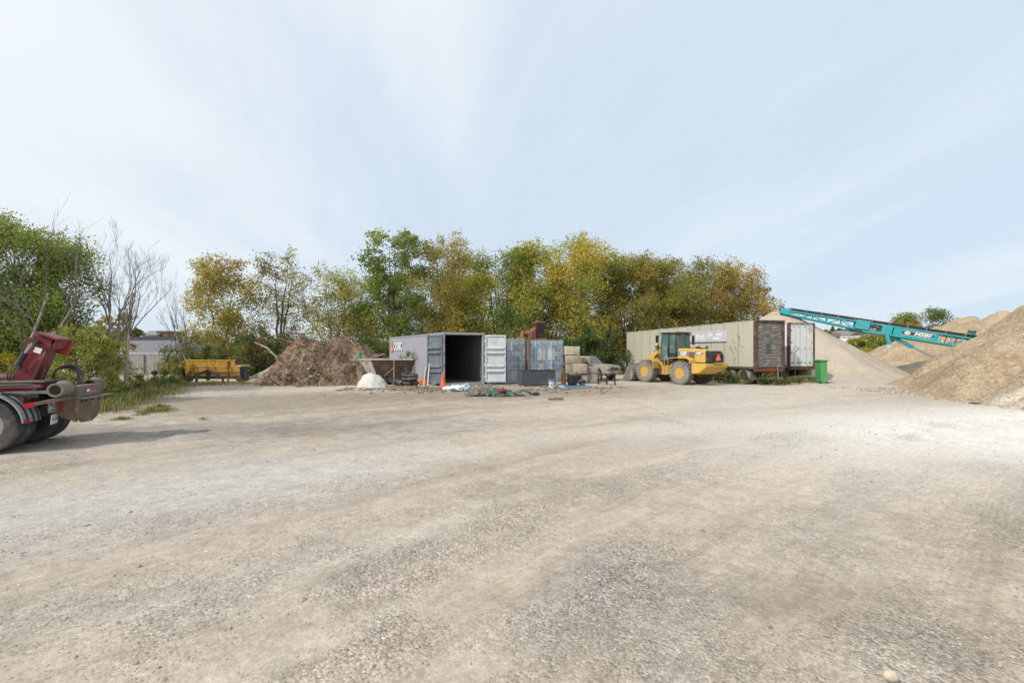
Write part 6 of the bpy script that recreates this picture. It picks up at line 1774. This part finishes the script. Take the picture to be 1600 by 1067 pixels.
# local: x forward (photo left), y to its left (photo near side, toward viewer is +y)
wr = .52
for x in (-.6, .77):
    for s in (1, -1):
        wheel(TK, (x + 0.0, s * .72, wr), wr, .27, TYR, M['steel'], .29, 0, outer=s)
        wheel(TK, (x + 0.0, s * .40, wr), wr, .27, TYR, M['darksteel'], .29, 0, outer=-s)
    b = MB(); b.tube([(x, -.9, wr), (x, .9, wr)], .09, 8); b.lump((x, 0, wr), .22, 2, .1); b.build('axle', M['darksteel'], TK, smooth=50)
for s in (1, -1):
    for x in (-.6, .77):
        n = 14; outer = []; inner = []
        for k in range(n + 1):
            t = R(-22 + 172 * k / n)
            t = R(176 - 152 * k / n)
            outer.append((x + 0.0 + .63 * math.cos(t), wr + .63 * math.sin(t))); inner.append((x + 0.0 + .605 * math.cos(t), wr + .605 * math.sin(t)))
        if True:
            b = MB(); b.prism(outer + inner[::-1], s * .40, s * .90); b.build('fender', FEND, TK, smooth=35)
            for yy_ in (.48, .62, .78):
                ro = [(x + 0.0 + .645 * math.cos(R(175 - 150 * k / n)), wr + .645 * math.sin(R(175 - 150 * k / n))) for k in range(n + 1)]
                b = MB(); b.prism(ro + outer[::-1], s * yy_ - .014, s * yy_ + .014); b.build('fender_rib', M['black'], TK, smooth=35)
b = MB(); b.bx(-1.262, -1.235, .78, .87, .56, .63); b.build('reflector', mat('red_reflector2', (.45, .02, .03), .3), TK)
for s in (.36, -.36):
    b = MB(); b.bx(-1.1, 6.5, s - .04, s + .04, .74, 1.02); b.build('chassis_rail', M['black'], TK)
for x in (-.9, .7, 2.2): 
    b = MB(); b.bx(x - .05, x + .05, -.32, .32, .78, .98); b.build('cross_member', M['black'], TK)
# deck rails of the hook-lift
for s in (.52, -.52):
    b = MB(); b.bx(-1.42, 5.5, s - .06, s + .06, 1.08, 1.14); b.build('deck_rail', GRM, TK, bevel=.01)
    b = MB(); b.bx(-1.3, 5.5, s - .04, s + .04, 1.20, 1.26); b.build('deck_rail', REDD, TK, bevel=.01)
    b = MB(); b.bx(-1.15, .2, s - .055, s + .055, 1.262, 1.275); b.build('wear_strip', mat('teal_strip', (.12, .17, .18), .5, dirt=DUST, da=.5), TK)
    for x in (-1.2, 0, 1.2, 2.4):
        b = MB(); b.bx(x - .04, x + .04, s - .035, s + .035, 1.0, 1.199); b.build('rail_post', M['darksteel'], TK)
b = MB(); b.bx(-1.35, 5.2, -.45, .45, 1.10, 1.13); b.build('deck_plate', M['darksteel'], TK)
# rear rollers
b = MB()
for y0 in (.58, -.56):
    b = MB(); b.lathe([(.10, -.16), (.165, -.16), (.175, -.10), (.135, .02), (.135, .16), (.10, .16), (.09, -.12)], (-1.62, y0, 1.16), 'y', 24, closed=True); b.lathe([(0, -.02), (.1, -.02), (.1, .02), (0, .02)], (-1.62, y0, 1.16), 'y', 20); b.build('roller', GRM if y0 > 0 else TANM, TK, smooth=40)
b = MB(); b.tube([(-1.62, -.6, 1.16), (-1.62, .62, 1.16)], .06, 8); b.build('roller_shaft', M['darksteel'], TK)
# tail plate
b = MB(); b.bx(-1.86, -1.70, -.36, .42, .98, 1.22); b.build('tail_box', GRM, TK, bevel=.02)
b = MB(); b.bx(-1.95, -1.72, -.62, .40, .955, .975); b.build('tail_ledge', M['steel'], TK)
b = MB(); b.prism([(-.36, .95), (.40, .95), (.42, .72), (.36, .55), (.22, .46), (-.06, .45), (-.26, .53), (-.37, .70)], -1.84, -1.76, 'x'); b.build('tail_plate', TANM, TK, bevel=.015)
b = MB(); b.prism([(-1.76, .95), (-1.76, .48), (-1.45, .62), (-1.3, .95)], .30, .36); b.build('tail_gusset', TANM, TK)
b = MB(); b.bx(-1.868, -1.861, -.16, .24, 1.05, 1.16); b.build('red_plate', mat('worn_red_plate', (.30, .06, .07), .6, dirt=(.5, .4, .38), da=.5, ds=8), TK)
b = MB(); b.bx(-1.872, -1.869, .12, .21, 1.08, 1.13); b.build('plate_print', M['lettwhite'], TK)
# bolts, hoses and cables of the rear
for y in (-.28, -.05, .18, .34):
    b = MB(); b.lathe([(0, -1.862), (.022, -1.862), (.022, -1.84), (0, -1.84)], (0, y, .90), 'x', 8); b.build('bolt', M['darksteel'], TK)
for k in range(3):
    b = MB(); y = .60 + .025 * k
    b.tube([(2.0, y, 1.05 - .03 * k), (.4, y, 1.02 - .03 * k), (-.5, y - .02, .98 - .04 * k), (-1.05, y - .1, .95 - .03 * k), (-1.3, .3, .93)], .012, 5); b.build('brake_hose', M['black'], TK, smooth=60)
for x in (-1.05, -.2):
    b = MB(); b.bx(x - .05, x + .05, .42, .66, .93, 1.075); b.build('bracket', M['darksteel'], TK, bevel=.01)
b = MB(); b.lathe([(0, -.3), (.11, -.3), (.12, -.27), (.12, .27), (.11, .3), (0, .3)], (-1.22, 0, .72), 'y', 16); b.build('air_tank', M['darksteel'], TK, smooth=40)
b = MB(); b.bar((-1.15, .1, .95), (-1.4, .1, .55), .05, .08); b.bar((-1.15, -.4, .95), (-1.4, -.4, .55), .05, .08); b.bx(-1.43, -1.37, -.85, .2, .5, .58); b.build('underrun_guard', M['darksteel'], TK)
# under-run bar, lights, licence plate
b = MB(); b.bar((-1.10, .74, .86), (-1.76, .50, 1.0), .06, .07); b.build('side_bar', TANM, TK, bevel=.008)
b = MB(); b.bar((-1.06, .755, .852), (-1.27, .678, .897), .078, .088); b.build('red_marker', mat('marker_red', (.55, .02, .04), .35), TK)
b = MB(); b.bx(-1.52, -1.40, .36, .54, .70, .90); b.build('lamp_housing', GRM, TK, bevel=.01)
b = MB(); b.bx(-1.538, -1.521, .37, .45, .71, .89); b.build('tail_light', mat('tail_red', (.40, .05, .05), .3), TK)
b = MB(); b.lathe([(0, .70), (.05, .70), (.04, .735), (0, .74)], (-1.46, -.16, .80), 'y', 14); b.build('round_lamp', M['steel'], TK)
PL = Vector((-1.46, .45, .575)); ry = rotm(0, 0, R(16))
b = MB(); b.box((0, 0, 0), (.012, .34, .19)); b.build('licence_plate', mat('plate_white', (.66, .69, .74), .4, dirt=DUST, da=.3, ds=4), TK, loc=PL, rot=(0, R(-5), R(12)))
lp = bpy.data.objects['licence_plate']
text('lettering', 'B41 207', .085, mat('plate_blue', (.08, .12, .30), .5), lp, (-.0085, 0, 0), (0, -1, 0), (0, 0, 1), .001)
b = MB(); b.bar((-.55, .55, 1.03), (-1.2, .62, 1.03), .05, .05); b.tube([(-.9, .9, 1.13), (-1.3, .62, 1.03)], .03, 6); b.build('fender_stay', M['darksteel'], TK)
# hook arm leaning to the rear
A0 = Vector((-.80, 0, 1.34)); A1 = Vector((-1.13, 0, 2.22)); ad = (A1 - A0).normalized(); an = Vector((ad.z, 0, -ad.x))
ROT = Matrix((an, Vector((0, 1, 0)), ad)).transposed()
AL = (A1 - A0).length
arm = empty('hook_arm', A0); arm.parent = TK; arm.rotation_mode = 'QUATERNION'; arm.rotation_quaternion = ROT.to_quaternion()
# local here: x to the rear face, y across, z along the arm
b = MB(); b.bx(-.165, .165, -.16, .16, -.06, AL * .98); b.build('arm_box', REDP, arm, bevel=.012)
b = MB(); b.bx(-.205, .205, -.21, .195, AL * .76, AL * .90); b.build('arm_collar', REDP, arm, bevel=.012)
b = MB(); b.bx(-.12, .28, -.24, .22, AL * 1.0, AL * 1.05); b.bx(.212, .25, -.2, .18, AL * .8, AL * .999); b.build('arm_cap', REDP, arm, bevel=.01)
b = MB(); b.bx(.08, .31, -.27, -.215, AL * .66, AL * 1.0); b.build('arm_cheek', mat('orange_red', (.40, .05, .03), .5, dirt=RUST, da=.4, ds=3), arm, bevel=.01)
for y in (.163, -.169):
    b = MB(); b.bx(.12, .16, y - .002, y + .008, .02, AL * .70); b.build('arm_edge', REDD, arm)
b = MB(); b.tube([(-.13, .27, .26), (-.09, .27, .54)], .052, 10); b.build('cylinder', M['black'], arm, smooth=50)
b = MB(); b.tube([(-.09, .27, .54), (-.05, .27, .80)], .024, 8); b.build('cylinder_rod', M['steel'], arm, smooth=50)
b = MB(); b.box((-.13, .26, .25), (.13, .1, .06)); b.box((-.04, .26, .81), (.13, .12, .06)); b.build('cylinder_mount', M['darksteel'], arm)
b = MB(); b.box((.02, .167, .64), (.12, .012, .11)); b.build('white_sticker', M['lettwhite'], arm)
b = MB()
for k in range(3): b.tube([(-.16 + .05 * k, .27, .26), (-.2 + .05 * k, .30, .1), (-.17 + .04 * k, .27, -.05), (-.1, .2, -.12)], .012, 5)
b.build('hose', M['black'], arm, smooth=60)
for ch in arm.children:
    for v in ch.data.vertices: v.co.x = -v.co.x
    ch.data.flip_normals()
# turned base and red drum under the arm
b = MB(); b.bx(-1.25, -.30, -.30, .36, 1.285, 1.33); b.build('pivot_plate', GRM, TK, bevel=.01)
b = MB(); b.bx(-1.15, -.35, -.28, .30, 1.14, 1.284); b.build('pivot_base', REDP, TK, bevel=.01)
b = MB(); b.prism([(-.46, 1.27), (-.42, 1.40), (-.1, 1.48), (2.4, 1.48), (2.4, 1.27)], -.34, .34); b.build('red_boom', REDD, TK, bevel=.04)
b = MB()
for k in range(4):
    r = .20 + .02 * k
    b.tube([(-1.28 - .035 * k + r * math.cos(t), -.25 + .03 * k, 1.40 + r * 1.0 * math.sin(t) * .85) for t in np.linspace(R(-40), R(220), 16)], .017, 6)
b.tube([(-1.05, .1, 1.33), (-1.12, .1, 1.52), (-1.05, 0, 1.62)], .018, 6)
b.build('hose_loop', M['rubber'], TK, smooth=60)
b = MB(); b.bx(2.6, 3.6, -.95, .95, .5, 1.0); b.build('side_tank', M['black'], TK, bevel=.05)

# ------------------------------------------------------------------ fence, warehouse and houses beyond
FG = mat('grey_fence_wood', (.27, .265, .26), .9, var=.2, vs=4)
rt = empty('grey_fence', at(150, 560, 36) * Vector((1, 1, 0)) if False else Vector((at(150, 560, 36).x, 36, 0)), 0, 'grey fence with a pale top rail behind the weeds on the left', 'fence')
x0_, x1_ = at(150, 0, 36).x, at(298, 0, 36).x; wdt = x1_ - x0_
n = int(wdt / 1.6)
for i in range(n + 1):
    b = MB(); b.bx(i * wdt / n - .05, i * wdt / n + .05, -.05, .05, 0, 1.62); b.build('post', mat('pale_post', (.42, .42, .41), .8) if i % 3 == 0 else FG, rt)
k = int(wdt / .2)
for i in range(k):
    x = wdt * (i + .5) / k
    b = MB(); b.bx(x - wdt / k * .46, x + wdt / k * .46, .055, .075, .05, 1.5 + random.uniform(-.03, .03)); b.build('board', FG, rt)
b = MB(); b.bx(-.1, wdt + .1, -.06, .05, 1.621, 1.68); b.build('top_rail', mat('pale_rail', (.48, .48, .46), .8), rt)

WH = mat('warehouse_grey', (.235, .24, .275), .8, var=.08, vs=.3)
def building(name, label, px0, px1, top, Yd, m_wall, m_roof, depth=10, rh=.5, gable=False, win=0, cat='building', base=0.0):
    x0, x1 = at(px0, 0, Yd).x, at(px1, 0, Yd).x; z = at(0, top, Yd).z - base
    rt = empty(name, ((x0 + x1) / 2, Yd, base), 0, label, cat)
    w = x1 - x0
    b = MB(); b.bx(-w / 2, w / 2, 0, depth, -1.5, z - rh); b.build('wall', m_wall, rt)
    if gable:
        b = MB(); b.prism([(-.3, z - rh), (depth / 2, z), (depth + .3, z - rh)], -w / 2 - .3, w / 2 + .3, 'x'); b.build('roof', m_roof, rt)
    else:
        b = MB(); b.bx(-w / 2 - .15, w / 2 + .15, -.15, depth + .15, z - rh + .002, z); b.build('roof', m_roof, rt)
    for i in range(win):
        x = -w / 2 + w * (i + .5) / win
        f = MB(); f.bx(x - w / win * .28, x + w / win * .28, -.06, -.002, (z - rh) * .45, (z - rh) * .8); fo = f.build('window', M['white'], rt)
        f = MB(); f.bx(x - w / win * .23, x + w / win * .23, -.09, -.062, (z - rh) * .48, (z - rh) * .77); f.build('pane', M['glass'], fo)
    return rt


RD = mat('dark_roof', (.05, .055, .065), .8); RG = mat('grey_roof', (.20, .20, .21), .8); RB = mat('brown_roof', (.13, .09, .08), .8)
WC = mat('pale_wall', (.55, .55, .53), .8); WB_ = mat('brick_brown', (.17, .085, .07), .9); WBL = mat('bluish_wall', (.30, .34, .37), .8)
building('warehouse', 'long low grey warehouse with a dark roof edge behind the fence on the left', 176, 305, 526, 60, WH, RD, 5, .32)
building('house', 'pale grey house with a wide roof beyond the warehouse, right of the round dark tree', 222, 244, 516, 95, WBL, RG, 5, 1.0, True, 2, 'house')
building('house', 'brown brick house beside the pale grey one beyond the warehouse', 246, 262, 517, 96, WB_, RB, 2.5, .4, False, 2, 'house')
building('shed', 'low white building seen through the gap in the trees above the yellow spreader', 395, 430, 523, 110, WC, M['white'], 10, 1.2, True, 0, 'building')
x, y, h, w = row(208, 511, 88, 28); tree('round dark green tree above the warehouse roof', x, y, h, w, DKGREEN + GREEN[:1], 2500, .45, 2, .1, 22, name='tree', tr=.15)
x, y, h, w = row(282, 514, 92, 22); tree('small green tree right of the brown house beyond the warehouse', x, y, h, w, GREEN + OLIVE[:1], 1800, .45, 2, .1, 18, tr=.15)

building('warehouse', 'wide white warehouse roof beyond the bushes on the right, below the conveyor', 1288, 1425, 527, 105, WC, mat('white_roof', (.60, .59, .56), .7), 22, 1.0, True, 0)
hills = ((1296, 1312, 519, WB_, RB, 'far brown roofed house at the left of the houses on the hill'), (1316, 1336, 516, WC, RG, 'far pale house in the middle of the hill, left of the pine'), (1333, 1356, 518, WBL, RG, 'far wide grey house on the hill below the conveyor'),
         (1356, 1378, 515, WC, RB, 'far house with a brown roof at the right of the houses on the hill'), (1302, 1326, 523, WBL, RD, 'nearest dark roofed house on the hill, just above the white warehouse roof'))
for k, (a, c, t, mw, mr, lab) in enumerate(hills):
    Yd = 190 + 9 * (k % 3)
    bx_ = float(ground_h(np.array([at((a + c) / 2, 0, Yd).x]), np.array([Yd * 1.0]))[0])
    building('house', lab, a, c, t, Yd, mw, mr, 9, 2.0, True, 3, 'house', base=bx_)
for k, (px, t, wpx, lab) in enumerate(((1301, 507, 7, 'dark slender conifer at the left of the far hill'), (1330, 511, 22, 'round bluish green tree on the far hill'), (1352, 507, 24, 'largest dark tree on the far hill, below the conveyor'), (1313, 513, 18, 'bushy tree between the far houses on the left of the hill'), (1382, 511, 26, 'dark tree at the right of the far hill behind the conveyor'), (1294, 514, 16, 'yellow-green tree just above the slope of the gravel cone'))):
    Yd = 215 + 3 * k if k < 5 else 70
    x, y, h, w = row(px, t, Yd, wpx)
    bz = float(ground_h(np.array([x]), np.array([Yd * 1.0]))[0])
    o = tree(lab, x, y, h - bz, w, ([(.05, .075, .05), (.06, .085, .055), (.075, .09, .05)] if k < 5 else YGREEN), 1300, .85 if k < 5 else .3, 2, .05, 16, 'trees on the far hill', tr=.2, shape=(lambda q: 1 - q * .9) if k == 0 else None)
    o.location.z = bz
thicket('hill_woods', 'far band of trees along the hill on the right', [(at(px, 0, 260).x, 260 + random.uniform(-8, 8), 6 + 6 * ss(.9) + random.uniform(1, 4), 14) for px in range(1285, 1660, 14)], [(.06, .085, .055), (.075, .095, .06), (.10, .10, .06)], 16, 1.4)
